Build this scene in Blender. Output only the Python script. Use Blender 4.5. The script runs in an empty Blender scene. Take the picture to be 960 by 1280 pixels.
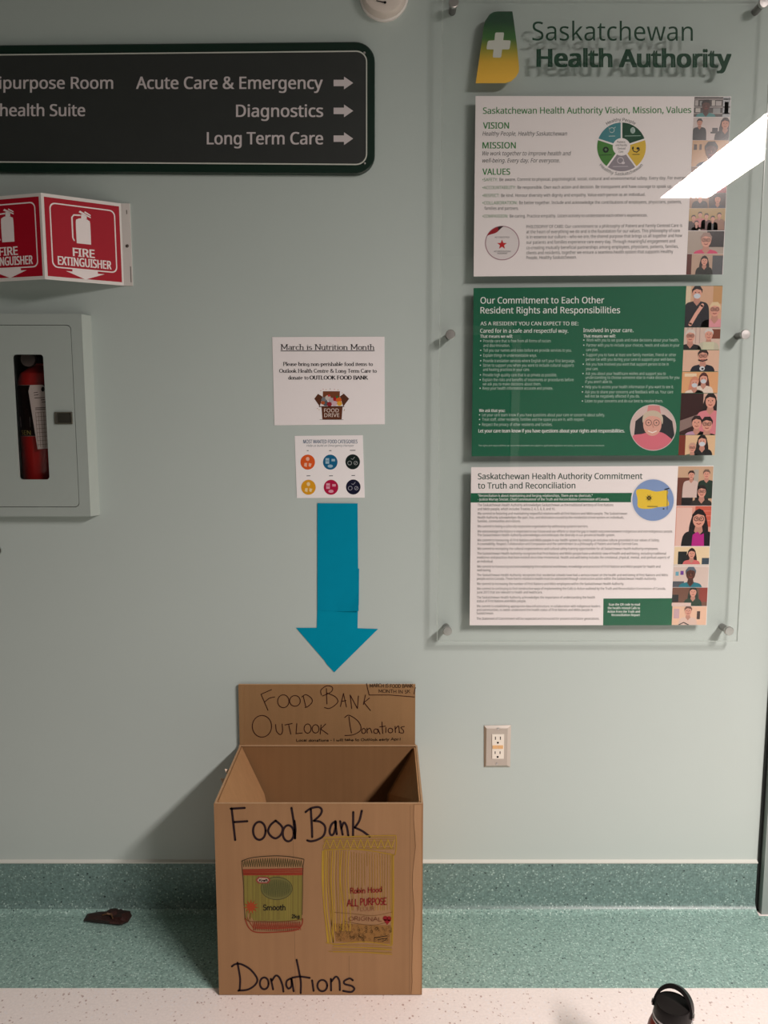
import bpy, math, random
from mathutils import Vector, Matrix
C = bpy.context.scene.collection
SC = bpy.context.scene
random.seed(7)

# ------------------------------------------------------------------ camera
FPX = 961.0; DIST = 1.95; PITCH = math.radians(6.9); CAMH = 1.327
cam = bpy.data.cameras.new('camera'); camo = bpy.data.objects.new('camera', cam); C.objects.link(camo)
cam.sensor_fit = 'VERTICAL'; cam.sensor_height = 36.0; cam.lens = FPX / 1280.0 * 36.0
cam.clip_start = 0.02
camo.location = (0, -DIST, CAMH); camo.rotation_euler = (math.pi/2 - PITCH, 0, 0)
SC.camera = camo
# ------------------------------------------------------------------ view, world, light levels
vs = SC.view_settings
SC.display_settings.display_device = 'sRGB'
vs.view_transform = 'Standard'; vs.look = 'None'; vs.gamma = 1.0; vs.exposure = 0.0
try: vs.use_curve_mapping = False
except Exception: pass
W = bpy.data.worlds.new('world'); SC.world = W; W.use_nodes = True
W.node_tree.nodes['Background'].inputs[0].default_value = (0, 0, 0, 1)
LAMP_POWER = 212.0              # radiance of the ceiling fixture's diffuser
LAMP_TINT = (1.0, 0.885, 0.85)
CEIL = 2.85
LX0, LX1, LY0, LY1 = 1.88, 2.22, -3.60, -2.05     # the fixture's footprint on the ceiling
try:
    SC.cycles.use_denoising = True; SC.cycles.sample_clamp_indirect = 1.5; SC.cycles.sample_clamp_direct = 0
    SC.cycles.max_bounces = 10; SC.cycles.transparent_max_bounces = 16
    SC.cycles.caustics_reflective = False; SC.cycles.caustics_refractive = False
except Exception: pass

# ------------------------------------------------------------------ helpers
def ray(px, py):
    a = (px-480)/FPX; v = (py-640)/FPX
    return Vector((a, math.cos(PITCH)-v*math.sin(PITCH), -math.sin(PITCH)-v*math.cos(PITCH)))
EYE = Vector((0, -DIST, CAMH))
def P(px, py, Y=0.0):
    r = ray(px, py); t = (DIST+Y)/r.y; p = EYE + r*t; return Vector((p.x, Y, p.z))
def FL(px, py, Z=0.0):
    r = ray(px, py); t = (Z-CAMH)/r.z; p = EYE + r*t; return Vector((p.x, p.y, Z))
def lin(c):
    return tuple(((x/255.0)/12.92 if x/255.0 <= .04045 else ((x/255.0+.055)/1.055)**2.4) for x in c)
ORG = {}
def new_obj(name, data, parent=None):
    o = bpy.data.objects.new(name, data); C.objects.link(o)
    if parent: o.parent = parent
    return o
def tag(o, label=None, cat=None, group=None, kind=None):
    if label: o['label'] = label
    if cat: o['category'] = cat
    if group: o['group'] = group
    if kind: o['kind'] = kind
    return o
def thing(name, label, cat, loc=(0, 0, 0), group=None):
    o = bpy.data.objects.new(name, None); C.objects.link(o); o.location = loc
    o.empty_display_size = .05
    ORG[o] = Vector(loc); return tag(o, label, cat, group)
def sm(pts, n=6, closed=False):
    """Catmull-Rom through points"""
    out = []; m = len(pts)
    if m < 3: return list(pts)
    rng = range(m) if closed else range(m-1)
    for i in rng:
        g = (lambda k: pts[k % m]) if closed else (lambda k: pts[max(0, min(m-1, k))])
        p0, p1, p2, p3 = g(i-1), g(i), g(i+1), g(i+2)
        for k in range(n):
            t = k/n
            out.append(tuple(.5*((2*b)+(-a+c)*t+(2*a-5*b+4*c-d)*t*t+(-a+3*b-3*c+d)*t**3) for a, b, c, d in zip(p0, p1, p2, p3)))
    if not closed: out.append(tuple(pts[-1]))
    else: out.append(out[0])
    return out
def ell(cx, cy, rx, ry, a0=0, a1=360, n=20):
    return [(cx+rx*math.cos(math.radians(a0+(a1-a0)*i/n)), cy+ry*math.sin(math.radians(a0+(a1-a0)*i/n))) for i in range(n+1)]
def rrect(q, r, n=5):
    """rounded rectangle inside quad q = TL,TR,BR,BL (pixels)"""
    out = []
    for i in range(4):
        p = Vector(q[i]); a = (Vector(q[i-1])-p).normalized()*r; b = (Vector(q[(i+1) % 4])-p).normalized()*r
        for k in range(n+1):
            t = k/n*math.pi/2
            v = p + a + b - (a*math.sin(t)) - (b*math.cos(t)) if False else p + a*(1-math.sin(t)) + b*(1-math.cos(t))
            out.append(tuple(v))
    return out

class MB:
    def __init__(s): s.v = []; s.f = []; s.sm = []
    def add(s, vs_, fs, smooth=False):
        n = len(s.v); s.v += [Vector(x) for x in vs_]
        for f in fs: s.f.append(tuple(i+n for i in f)); s.sm.append(smooth)
        return s
    def box(s, a, b):
        (x0, y0, z0), (x1, y1, z1) = a, b
        return s.add([(x0,y0,z0),(x1,y0,z0),(x1,y1,z0),(x0,y1,z0),(x0,y0,z1),(x1,y0,z1),(x1,y1,z1),(x0,y1,z1)],
                     [(0,3,2,1),(4,5,6,7),(0,1,5,4),(1,2,6,5),(2,3,7,6),(3,0,4,7)])
    def prism(s, front, back, smooth=False):
        n = len(front)
        s.add(list(front)+list(back), [tuple(range(n)), tuple(range(2*n-1, n-1, -1))])
        m = len(s.v)-2*n
        for i in range(n):
            j = (i+1) % n; s.f.append((m+i, m+n+i, m+n+j, m+j)); s.sm.append(smooth)
        return s
    def slab(s, poly, Y, thick):
        """pixel polygon seen on plane Y (front), extruded back to the wall"""
        fr = [P(x, y, Y) for x, y in poly]
        return s.prism(fr, [p+Vector((0, thick, 0)) for p in fr])
    def bev(s, poly, Y, thick, b):
        fr = [P(x, y, Y) for x, y in poly]; n = len(fr)
        c = sum(fr, Vector())/n
        mid = [p+Vector((0, b, 0)) for p in fr]; bk = [p+Vector((0, thick, 0)) for p in fr]
        ins = []
        for i in range(n):
            e1 = (fr[i]-fr[i-1]); e2 = (fr[(i+1) % n]-fr[i])
            if e1.length < 1e-9: e1 = e2
            d = (e1.normalized()+e2.normalized()).normalized(); nn = Vector((-d.z, 0, d.x))
            if nn.dot(c-fr[i]) < 0: nn = -nn
            ins.append(fr[i]+nn*b)
        m = len(s.v); s.v += ins+mid+bk
        s.f.append(tuple(m+i for i in range(n))); s.sm.append(False)
        for k in (0, 1):
            for i in range(n):
                j = (i+1) % n; s.f.append((m+k*n+i, m+(k+1)*n+i, m+(k+1)*n+j, m+k*n+j)); s.sm.append(False)
        return s
    def ring(s, outer, inner, Y, thick):
        fo = [P(x, y, Y) for x, y in outer]; fi = [P(x, y, Y) for x, y in inner]; n = len(fo)
        d = Vector((0, thick, 0)); m = len(s.v); s.v += fo+fi+[p+d for p in fo]+[p+d for p in fi]
        for i in range(n):
            j = (i+1) % n
            for q in ((i, j, n+j, n+i), (2*n+i, 3*n+i, 3*n+j, 2*n+j), (i, 2*n+i, 2*n+j, j), (n+i, n+j, 3*n+j, 3*n+i)):
                s.f.append(tuple(m+k for k in q)); s.sm.append(False)
        return s
    def lathe(s, prof, origin, axis, seg=32, smooth=True):
        """prof = [(r, h)] along axis"""
        ax = Vector(axis).normalized(); u = ax.orthogonal().normalized(); w = ax.cross(u); o = Vector(origin)
        m = len(s.v)
        for r, h in prof:
            for k in range(seg):
                t = 2*math.pi*k/seg; s.v.append(o+ax*h+(u*math.cos(t)+w*math.sin(t))*max(r, 1e-5))
        for i in range(len(prof)-1):
            for k in range(seg):
                l = (k+1) % seg
                s.f.append((m+i*seg+k, m+i*seg+l, m+(i+1)*seg+l, m+(i+1)*seg+k)); s.sm.append(smooth)
        return s
    def tube(s, pts, r, seg=8, smooth=True):
        pts = [Vector(p) for p in pts]; m = len(s.v); n = len(pts)
        rr = r if isinstance(r, list) else [r]*n
        for i, p in enumerate(pts):
            t = (pts[min(i+1, n-1)]-pts[max(i-1, 0)]).normalized()
            u = t.cross(Vector((0, .3, 1)) if abs(t.z) < .9 else Vector((0, 1, 0))).normalized(); w = t.cross(u)
            for k in range(seg):
                a = 2*math.pi*k/seg; s.v.append(p+(u*math.cos(a)+w*math.sin(a))*rr[i])
        for i in range(n-1):
            for k in range(seg):
                l = (k+1) % seg; s.f.append((m+i*seg+k, m+i*seg+l, m+(i+1)*seg+l, m+(i+1)*seg+k)); s.sm.append(smooth)
        s.f.append(tuple(m+k for k in range(seg))); s.sm.append(False)
        s.f.append(tuple(m+(n-1)*seg+k for k in range(seg-1, -1, -1))); s.sm.append(False)
        return s
    def build(s, name, m, parent=None, label=None, kind=None, autosmooth=35):
        me = bpy.data.meshes.new(name)
        off = ORG.get(parent, Vector()) if parent else Vector()
        me.from_pydata([tuple(p-off) for p in s.v], [], s.f)
        me.polygons.foreach_set('use_smooth', s.sm)
        me.materials.append(m); me.update()
        import bmesh as _b
        bm = _b.new(); bm.from_mesh(me); _b.ops.recalc_face_normals(bm, faces=bm.faces)
        for e in bm.edges:
            if len(e.link_faces) == 2 and e.calc_face_angle(0) > math.radians(autosmooth): e.smooth = False
        bm.to_mesh(me); bm.free()
        o = new_obj(name, me, parent); ORG[o] = off
        if label: o['label'] = label
        if kind: o['kind'] = kind
        return o

# ------------------------------------------------------------------ materials
def nodes(name):
    m = bpy.data.materials.new(name); m.use_nodes = True
    nt = m.node_tree; return m, nt, nt.nodes['Principled BSDF']
def rgba(c): return (c[0], c[1], c[2], 1)
def mat(name, col, rough=.5, metal=0.0, spec=.5, noise=0.0, nscale=30, bump=0.0, bscale=200, coat=0.0):
    m, nt, b = nodes(name)
    b.inputs['Roughness'].default_value = rough; b.inputs['Metallic'].default_value = metal
    b.inputs['Specular IOR Level'].default_value = spec; b.inputs['Coat Weight'].default_value = coat
    tc = nt.nodes.new('ShaderNodeTexCoord'); n = nt.nodes.new('ShaderNodeTexNoise'); n.inputs['Scale'].default_value = nscale
    n.inputs['Detail'].default_value = 4
    nt.links.new(tc.outputs['Object'], n.inputs['Vector'])
    mx = nt.nodes.new('ShaderNodeMix'); mx.data_type = 'RGBA'
    mx.inputs[6].default_value = rgba([x*(1-noise) for x in col]); mx.inputs[7].default_value = rgba([min(1, x*(1+noise)) for x in col])
    nt.links.new(n.outputs['Fac'], mx.inputs[0]); nt.links.new(mx.outputs[2], b.inputs['Base Color'])
    if bump:
        n2 = nt.nodes.new('ShaderNodeTexNoise'); n2.inputs['Scale'].default_value = bscale; n2.inputs['Detail'].default_value = 3
        nt.links.new(tc.outputs['Object'], n2.inputs['Vector'])
        bp = nt.nodes.new('ShaderNodeBump'); bp.inputs['Strength'].default_value = bump; bp.inputs['Distance'].default_value = .002
        nt.links.new(n2.outputs['Fac'], bp.inputs['Height']); nt.links.new(bp.outputs['Normal'], b.inputs['Normal'])
    return m
def speckled(name, base, flecks, scale, rough, amount=.5, var=.25):
    """terrazzo-like sheet vinyl: small random chips in a tinted base"""
    m, nt, b = nodes(name)
    b.inputs['Roughness'].default_value = rough
    tc = nt.nodes.new('ShaderNodeTexCoord')
    mp = nt.nodes.new('ShaderNodeMapping'); nt.links.new(tc.outputs['Object'], mp.inputs['Vector'])
    # distort so that the chips get ragged
    nz = nt.nodes.new('ShaderNodeTexNoise'); nz.inputs['Scale'].default_value = scale*1.7
    nt.links.new(mp.outputs[0], nz.inputs['Vector'])
    va = nt.nodes.new('ShaderNodeVectorMath'); va.operation = 'MULTIPLY_ADD'
    va.inputs[1].default_value = (.7/scale,)*3
    nt.links.new(nz.outputs['Color'], va.inputs[0]); nt.links.new(mp.outputs[0], va.inputs[2])
    prev = None
    n0 = nt.nodes.new('ShaderNodeTexNoise'); n0.inputs['Scale'].default_value = scale*.9; n0.inputs['Detail'].default_value = 5
    nt.links.new(mp.outputs[0], n0.inputs['Vector'])
    r0 = nt.nodes.new('ShaderNodeValToRGB'); e = r0.color_ramp.elements
    e[0].position = .32; e[0].color = rgba([x*(1-var) for x in base]); e[1].position = .68; e[1].color = rgba([min(1, x*(1+var)) for x in base])
    nt.links.new(n0.outputs['Fac'], r0.inputs[0]); prev = r0.outputs[0]
    for i, (col, sc_, thr) in enumerate(flecks):
        v = nt.nodes.new('ShaderNodeTexVoronoi'); v.inputs['Scale'].default_value = scale*sc_
        nt.links.new(va.outputs[0], v.inputs['Vector'])
        sp = nt.nodes.new('ShaderNodeSeparateColor'); nt.links.new(v.outputs['Color'], sp.inputs[0])
        g = nt.nodes.new('ShaderNodeMath'); g.operation = 'LESS_THAN'; g.inputs[1].default_value = thr
        nt.links.new(sp.outputs[i % 3], g.inputs[0])
        g2 = nt.nodes.new('ShaderNodeMath'); g2.operation = 'LESS_THAN'; g2.inputs[1].default_value = .42
        nt.links.new(v.outputs['Distance'], g2.inputs[0])
        g3 = nt.nodes.new('ShaderNodeMath'); g3.operation = 'MULTIPLY'
        nt.links.new(g.outputs[0], g3.inputs[0]); nt.links.new(g2.outputs[0], g3.inputs[1])
        mx = nt.nodes.new('ShaderNodeMix'); mx.data_type = 'RGBA'; mx.inputs[7].default_value = rgba(col)
        nt.links.new(g3.outputs[0], mx.inputs[0]); nt.links.new(prev, mx.inputs[6]); prev = mx.outputs[2]
    nt.links.new(prev, b.inputs['Base Color'])
    return m
def cardboard(name, col):
    m, nt, b = nodes(name)
    b.inputs['Roughness'].default_value = .8; b.inputs['Specular IOR Level'].default_value = .25
    tc = nt.nodes.new('ShaderNodeTexCoord')
    mp = nt.nodes.new('ShaderNodeMapping'); mp.inputs['Scale'].default_value = (1, 1, .04)
    nt.links.new(tc.outputs['Object'], mp.inputs['Vector'])
    n = nt.nodes.new('ShaderNodeTexNoise'); n.inputs['Scale'].default_value = 60; n.inputs['Detail'].default_value = 6
    nt.links.new(mp.outputs[0], n.inputs['Vector'])
    n2 = nt.nodes.new('ShaderNodeTexNoise'); n2.inputs['Scale'].default_value = 5; n2.inputs['Detail'].default_value = 5
    nt.links.new(tc.outputs['Object'], n2.inputs['Vector'])
    n3 = nt.nodes.new('ShaderNodeTexNoise'); n3.inputs['Scale'].default_value = 600; n3.inputs['Detail'].default_value = 2
    nt.links.new(tc.outputs['Object'], n3.inputs['Vector'])
    ad = nt.nodes.new('ShaderNodeMath'); ad.operation = 'ADD'
    nt.links.new(n.outputs['Fac'], ad.inputs[0]); nt.links.new(n2.outputs['Fac'], ad.inputs[1])
    ad2 = nt.nodes.new('ShaderNodeMath'); ad2.operation = 'MULTIPLY_ADD'; ad2.inputs[1].default_value = .5
    nt.links.new(n3.outputs['Fac'], ad2.inputs[0]); nt.links.new(ad.outputs[0], ad2.inputs[2])
    r = nt.nodes.new('ShaderNodeMapRange'); r.inputs[1].default_value = .6; r.inputs[2].default_value = 1.9
    nt.links.new(ad2.outputs[0], r.inputs[0])
    mx = nt.nodes.new('ShaderNodeMix'); mx.data_type = 'RGBA'
    mx.inputs[6].default_value = rgba([x*.84 for x in col]); mx.inputs[7].default_value = rgba([x*1.14 for x in col])
    nt.links.new(r.outputs[0], mx.inputs[0]); nt.links.new(mx.outputs[2], b.inputs['Base Color'])
    bp = nt.nodes.new('ShaderNodeBump'); bp.inputs['Strength'].default_value = .25; bp.inputs['Distance'].default_value = .001
    nt.links.new(n.outputs['Fac'], bp.inputs['Height']); nt.links.new(bp.outputs['Normal'], b.inputs['Normal'])
    return m
def glass(name, tint=(1, 1, 1), ior=1.5, boost=1.0):
    m = bpy.data.materials.new(name); m.use_nodes = True; nt = m.node_tree; nt.nodes.clear()
    o = nt.nodes.new('ShaderNodeOutputMaterial'); t = nt.nodes.new('ShaderNodeBsdfTransparent'); t.inputs[0].default_value = rgba(tint)
    g = nt.nodes.new('ShaderNodeBsdfGlossy'); g.inputs['Roughness'].default_value = 0.0
    ge = nt.nodes.new('ShaderNodeNewGeometry'); dt = nt.nodes.new('ShaderNodeVectorMath'); dt.operation = 'DOT_PRODUCT'
    nt.links.new(ge.outputs['Incoming'], dt.inputs[0]); nt.links.new(ge.outputs['Normal'], dt.inputs[1])
    def ma(op, a, b_=None, c=None):
        q = nt.nodes.new('ShaderNodeMath'); q.operation = op
        for i, v in enumerate((a, b_, c)):
            if v is None: continue
            if isinstance(v, (int, float)): q.inputs[i].default_value = v
            else: nt.links.new(v, q.inputs[i])
        return q.outputs[0]
    f0 = ((ior-1)/(ior+1))**2              # Schlick's reflectance, the same from both sides
    fz = ma('MULTIPLY_ADD', ma('POWER', ma('SUBTRACT', 1.0, ma('ABSOLUTE', dt.outputs['Value'])), 5.0), 1-f0, f0)
    mx = nt.nodes.new('ShaderNodeMixShader')
    nt.links.new(fz, mx.inputs[0]); nt.links.new(t.outputs[0], mx.inputs[1]); nt.links.new(g.outputs[0], mx.inputs[2])
    nt.links.new(mx.outputs[0], o.inputs[0]); return m
def print_mat(name, rough, coat=0.0):
    m, nt, b = nodes(name); b.inputs['Roughness'].default_value = rough; b.inputs['Specular IOR Level'].default_value = .18
    a = nt.nodes.new('ShaderNodeVertexColor'); a.layer_name = 'ink'
    nt.links.new(a.outputs['Color'], b.inputs['Base Color']); b.inputs['Coat Weight'].default_value = coat
    b.inputs['Coat Roughness'].default_value = .15
    return m
M_PRINT = print_mat('printed_ink', .5)
M_SATIN = print_mat('laminated_ink', .35, .2)
M_WALL = mat('mint_wall_paint', (.495, .570, .540), .55, noise=.02, nscale=3, bump=.06, bscale=260, spec=.35)
M_CREAM = mat('cream_wall_paint', (.25, .245, .225), .6, noise=.03)
M_CEIL = mat('ceiling_tile_white', (.28, .28, .275), .8, noise=.04)
M_PINK = speckled('pink_speckled_vinyl', (.93, .845, .80), [((.66, .53, .49), 1.0, .06), ((.56, .42, .38), .8, .02), ((.93, .87, .85), .8, .10)], 190, .38, var=.05)
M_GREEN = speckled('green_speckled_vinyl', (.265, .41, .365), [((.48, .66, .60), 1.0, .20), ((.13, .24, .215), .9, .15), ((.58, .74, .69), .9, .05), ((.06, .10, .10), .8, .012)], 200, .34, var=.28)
M_GREENUP = speckled('shaded_green_speckled_base', (.155, .245, .225), [((.30, .42, .38), 1.0, .20), ((.08, .14, .13), .9, .15), ((.42, .55, .51), .9, .05), ((.03, .05, .05), .8, .012)], 200, .36, var=.28)  # same green vinyl, darkened: the upright's weaker light is put into its colour
M_CAP = mat('pale_vinyl_cap', (.66, .68, .62), .4)
M_DOORF = mat('grey_green_door_frame', (.27, .32, .30), .4, noise=.04)
M_DARK = mat('dark_gap', (.02, .024, .022), .8)
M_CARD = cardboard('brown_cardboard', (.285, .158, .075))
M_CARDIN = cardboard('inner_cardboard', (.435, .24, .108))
M_CARDBACK = cardboard('dark_kraft_cardboard', (.26, .135, .056))  # darker brown kraft on the inside of the box
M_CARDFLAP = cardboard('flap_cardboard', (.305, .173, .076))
M_CARDEDGE = cardboard('cardboard_cut_edge', (.50, .32, .18))
M_CABG = mat('grey_cabinet_paint', (.40, .46, .43), .42, noise=.02)
M_CABB = mat('lit_bevel_paint', (.46, .52, .48), .4)  # cabinet grey made lighter: light on the bevel is put into its colour
M_BLACK = mat('black_plastic', (.008, .0065, .0065), .42, spec=.22)
M_LID = mat('lid_top_plastic', (.014, .012, .011), .6, spec=.2)
M_STEEL = mat('brushed_steel', (.62, .60, .58), .28, metal=1.0, noise=.1, nscale=90)
M_PLATE = mat('beige_steel_plate', (.54, .49, .43), .34, metal=.55, noise=.05)
M_IVORY = mat('ivory_plastic', (.86, .80, .70), .4)
M_WHITEP = mat('white_plastic', (.78, .74, .70), .45)
M_RED = mat('red_enamel', (.50, .018, .016), .3, coat=.4)
M_SIGNB = mat('dark_green_sign_board', (.004, .022, .013), .35)
M_SIGNF = mat('charcoal_sign_face', (.028, .032, .03), .5, noise=.05)
M_GLASS = glass('clear_acrylic', (.99, .993, .99), 1.40)
M_WGLASS = glass('cabinet_glazing', (.9, .9, .9), 1.35)
M_EDGE, nt_, b_ = nodes('acrylic_edge'); b_.inputs['Base Color'].default_value = (.66, .74, .69, 1); b_.inputs['Alpha'].default_value = .55; b_.inputs['Roughness'].default_value = .2
M_TEAL = mat('blue_construction_paper', (.0, .262, .405), .8, spec=.06, noise=.05, nscale=25)
M_TEAL2 = mat('blue_construction_paper_lower', (.0, .275, .415), .8, spec=.06, noise=.05, nscale=25)
M_LEAF = mat('dark_brown_scrap', (.035, .010, .007), .6, noise=.5, nscale=60, bump=.6, bscale=90)
M_BOTTLE = mat('red_bottle_paint', (.30, .008, .010), .3, coat=.3)
M_BAND = mat('silver_band', (.62, .60, .60), .35, metal=.4)

# ------------------------------------------------------------------ printing
FONT = {}
SANS = None
try:                                   # Blender's own bundled sans serif
    import os
    for kind in ('LOCAL', 'SYSTEM'):
        fp = os.path.join(bpy.utils.resource_path(kind), 'datafiles', 'fonts', 'NotoSansHebrew-Regular.woff2')
        if os.path.exists(fp): SANS = bpy.data.fonts.load(fp); break
except Exception: SANS = None
CAPH = .7
def text_geo(s, bold=0.0, res=3, shear=0.0):
    k = (s, bold, res, shear)
    if k in FONT: return FONT[k]
    cu = bpy.data.curves.new('txt', 'FONT'); cu.body = s; cu.size = 1.0; cu.resolution_u = res; cu.offset = bold; cu.shear = shear
    cu.fill_mode = 'FRONT'
    if SANS: cu.font = SANS
    ob = bpy.data.objects.new('txt', cu); C.objects.link(ob)
    dg = bpy.context.evaluated_depsgraph_get(); dg.update()
    me = ob.evaluated_get(dg).to_mesh()
    v = [(p.co.x, p.co.y) for p in me.vertices]; f = [tuple(p.vertices) for p in me.polygons]
    ob.evaluated_get(dg).to_mesh_clear()
    bpy.data.objects.remove(ob); bpy.data.curves.remove(cu)
    x0 = min(a for a, b in v); x1 = max(a for a, b in v)
    FONT[k] = ([(a-x0, b) for a, b in v], f, x1-x0); return FONT[k]
CAPH = max(b_ for a_, b_ in text_geo('H')[0])      # height of a capital at size 1
# a hand-made stroke alphabet: capitals are 1 high, small letters .64; 's' marks serifs (x, y)
def A_(cx, cy, rx, ry, a0, a1, n=10): return ell(cx, cy, rx, ry, a0, a1, n)
G = {
'A': (.72, [[(.05,0),(.36,1),(.67,0)],[(.16,.36),(.56,.36)]], [(.05,0),(.67,0)]),
'B': (.62, [[(.12,0),(.12,1),(.36,1)]+A_(.36,.76,.17,.24,90,-90)+[(.12,.52),(.38,.52)]+A_(.38,.26,.2,.26,90,-90)+[(.12,0)]], [(.12,0),(.12,1)]),
'C': (.68, [A_(.40,.5,.32,.5,50,310,16)], []),
'D': (.72, [[(.12,0),(.12,1),(.3,1)]+A_(.3,.5,.34,.5,90,-90)+[(.12,0)]], [(.12,0),(.12,1)]),
'E': (.58, [[(.5,1),(.12,1),(.12,0),(.52,0)],[(.12,.53),(.42,.53)]], [(.12,0),(.12,1)]),
'F': (.55, [[(.5,1),(.12,1),(.12,0)],[(.12,.53),(.42,.53)]], [(.12,0),(.12,1)]),
'G': (.72, [A_(.40,.5,.32,.5,50,330,16)+[(.68,.42),(.45,.42)]], []),
'H': (.74, [[(.12,0),(.12,1)],[(.62,0),(.62,1)],[(.12,.52),(.62,.52)]], [(.12,0),(.12,1),(.62,0),(.62,1)]),
'I': (.28, [[(.14,0),(.14,1)]], [(.14,0),(.14,1)]),
'K': (.68, [[(.12,0),(.12,1)],[(.58,1),(.13,.45)],[(.26,.58),(.62,0)]], [(.12,0),(.12,1),(.6,0)]),
'L': (.56, [[(.12,1),(.12,0),(.52,0)]], [(.12,0),(.12,1)]),
'M': (.88, [[(.12,0),(.12,1),(.44,.2),(.76,1),(.76,0)]], [(.12,0),(.12,1),(.76,0),(.76,1)]),
'N': (.76, [[(.12,0),(.12,1),(.64,0),(.64,1)]], [(.12,0),(.12,1),(.64,1)]),
'O': (.78, [A_(.39,.5,.33,.5,0,360,20)], []),
'P': (.58, [[(.12,0),(.12,1),(.34,1)]+A_(.34,.74,.18,.26,90,-90)+[(.12,.48)]], [(.12,0),(.12,1)]),
'R': (.64, [[(.12,0),(.12,1),(.34,1)]+A_(.34,.75,.18,.25,90,-90)+[(.12,.5)],[(.32,.5),(.6,0)]], [(.12,0),(.12,1),(.6,0)]),
'S': (.54, [A_(.28,.75,.19,.24,30,270,10)+A_(.28,.25,.21,.26,90,-150,10)], []),
'T': (.64, [[(.04,1),(.6,1)],[(.32,1),(.32,0)]], [(.32,0)]),
'U': (.72, [[(.12,1),(.12,.3)]+A_(.36,.28,.24,.28,180,360)+[(.6,1)]], [(.12,1),(.6,1)]),
'V': (.7, [[(.04,1),(.35,0),(.66,1)]], [(.04,1),(.66,1)]),
'a': (.50, [[(.12,.55)]+A_(.24,.48,.16,.15,130,0,6)+[(.40,0)],A_(.23,.18,.16,.17,0,360,12)], [(.43,0)]),
'b': (.54, [[(.1,1),(.1,0)],A_(.29,.31,.19,.31,0,360,14)], [(.08,1)]),
'c': (.46, [A_(.27,.31,.2,.31,50,310,12)], []),
'd': (.54, [[(.44,1),(.44,0)],A_(.25,.31,.19,.31,0,360,14)], [(.42,1),(.46,0)]),
'e': (.50, [[(.07,.34),(.43,.34)]+A_(.25,.32,.19,.30,8,310,14)], []),
'f': (.34, [A_(.26,.82,.12,.17,40,180,6)+[(.14,0)],[(.02,.62),(.28,.62)]], [(.14,0)]),
'g': (.50, [A_(.24,.36,.17,.24,0,360,14),[(.41,.6),(.41,-.1)]+A_(.24,-.12,.17,.16,0,-160,8)], []),
'h': (.56, [[(.1,1),(.1,0)],[(.1,.42)]+A_(.27,.42,.17,.2,150,0,6)+[(.44,0)]], [(.08,1),(.1,0),(.44,0)]),
'i': (.24, [[(.12,.62),(.12,0)],[(.12,.84),(.12,.93)]], [(.1,.62),(.12,0)]),
'k': (.52, [[(.1,1),(.1,0)],[(.42,.62),(.12,.27)],[(.2,.36),(.46,0)]], [(.08,1),(.1,0),(.46,0)]),
'l': (.24, [[(.12,1),(.12,0)]], [(.1,1),(.12,0)]),
'm': (.84, [[(.1,.62),(.1,0)],[(.1,.42)]+A_(.26,.42,.16,.2,150,0,6)+[(.42,0)],[(.42,.42)]+A_(.58,.42,.16,.2,150,0,6)+[(.74,0)]], [(.08,.62),(.1,0),(.42,0),(.74,0)]),
'n': (.56, [[(.1,.62),(.1,0)],[(.1,.42)]+A_(.27,.42,.17,.2,150,0,6)+[(.44,0)]], [(.08,.62),(.1,0),(.44,0)]),
'o': (.52, [A_(.26,.31,.2,.31,0,360,16)], []),
'p': (.54, [[(.1,.62),(.1,-.3)],A_(.29,.31,.19,.31,0,360,14)], [(.08,.62),(.1,-.3)]),
'r': (.38, [[(.1,.62),(.1,0)],[(.1,.42)]+A_(.26,.42,.15,.2,150,40,5)], [(.08,.62),(.1,0)]),
's': (.42, [A_(.21,.47,.14,.15,30,270,8)+A_(.21,.16,.15,.16,90,-150,8)], []),
't': (.34, [[(.14,.85),(.14,.15)]+A_(.24,.13,.1,.13,180,300,5),[(.02,.62),(.28,.62)]], []),
'u': (.56, [[(.1,.62),(.1,.2)]+A_(.26,.2,.16,.2,180,360,8),[(.44,.62),(.44,0)]], [(.08,.62),(.42,.62),(.46,0)]),
'w': (.74, [[(.04,.62),(.2,0),(.37,.55),(.54,0),(.7,.62)]], [(.06,.62),(.68,.62)]),
'y': (.5, [[(.04,.62),(.26,0)],[(.46,.62),(.18,-.28),(.04,-.26)]], []),
'&': (.8, [[(.74,.5),(.6,.16),(.36,0),(.14,.08),(.08,.28),(.2,.5),(.44,.7),(.44,.9),(.32,1),(.2,.92),(.2,.76),(.36,.44),(.74,0)]], []),
'-': (.34, [[(.05,.3),(.29,.3)]], []), '.': (.2, [[(.1,0),(.1,.06)]], []), ' ': (.3, [], []),
'2': (.5, [A_(.24,.77,.17,.22,160,-30,8)+[(.06,0),(.46,0)]], []), '1': (.3, [[(.08,.8),(.18,1),(.18,0)]], []),
}
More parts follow.
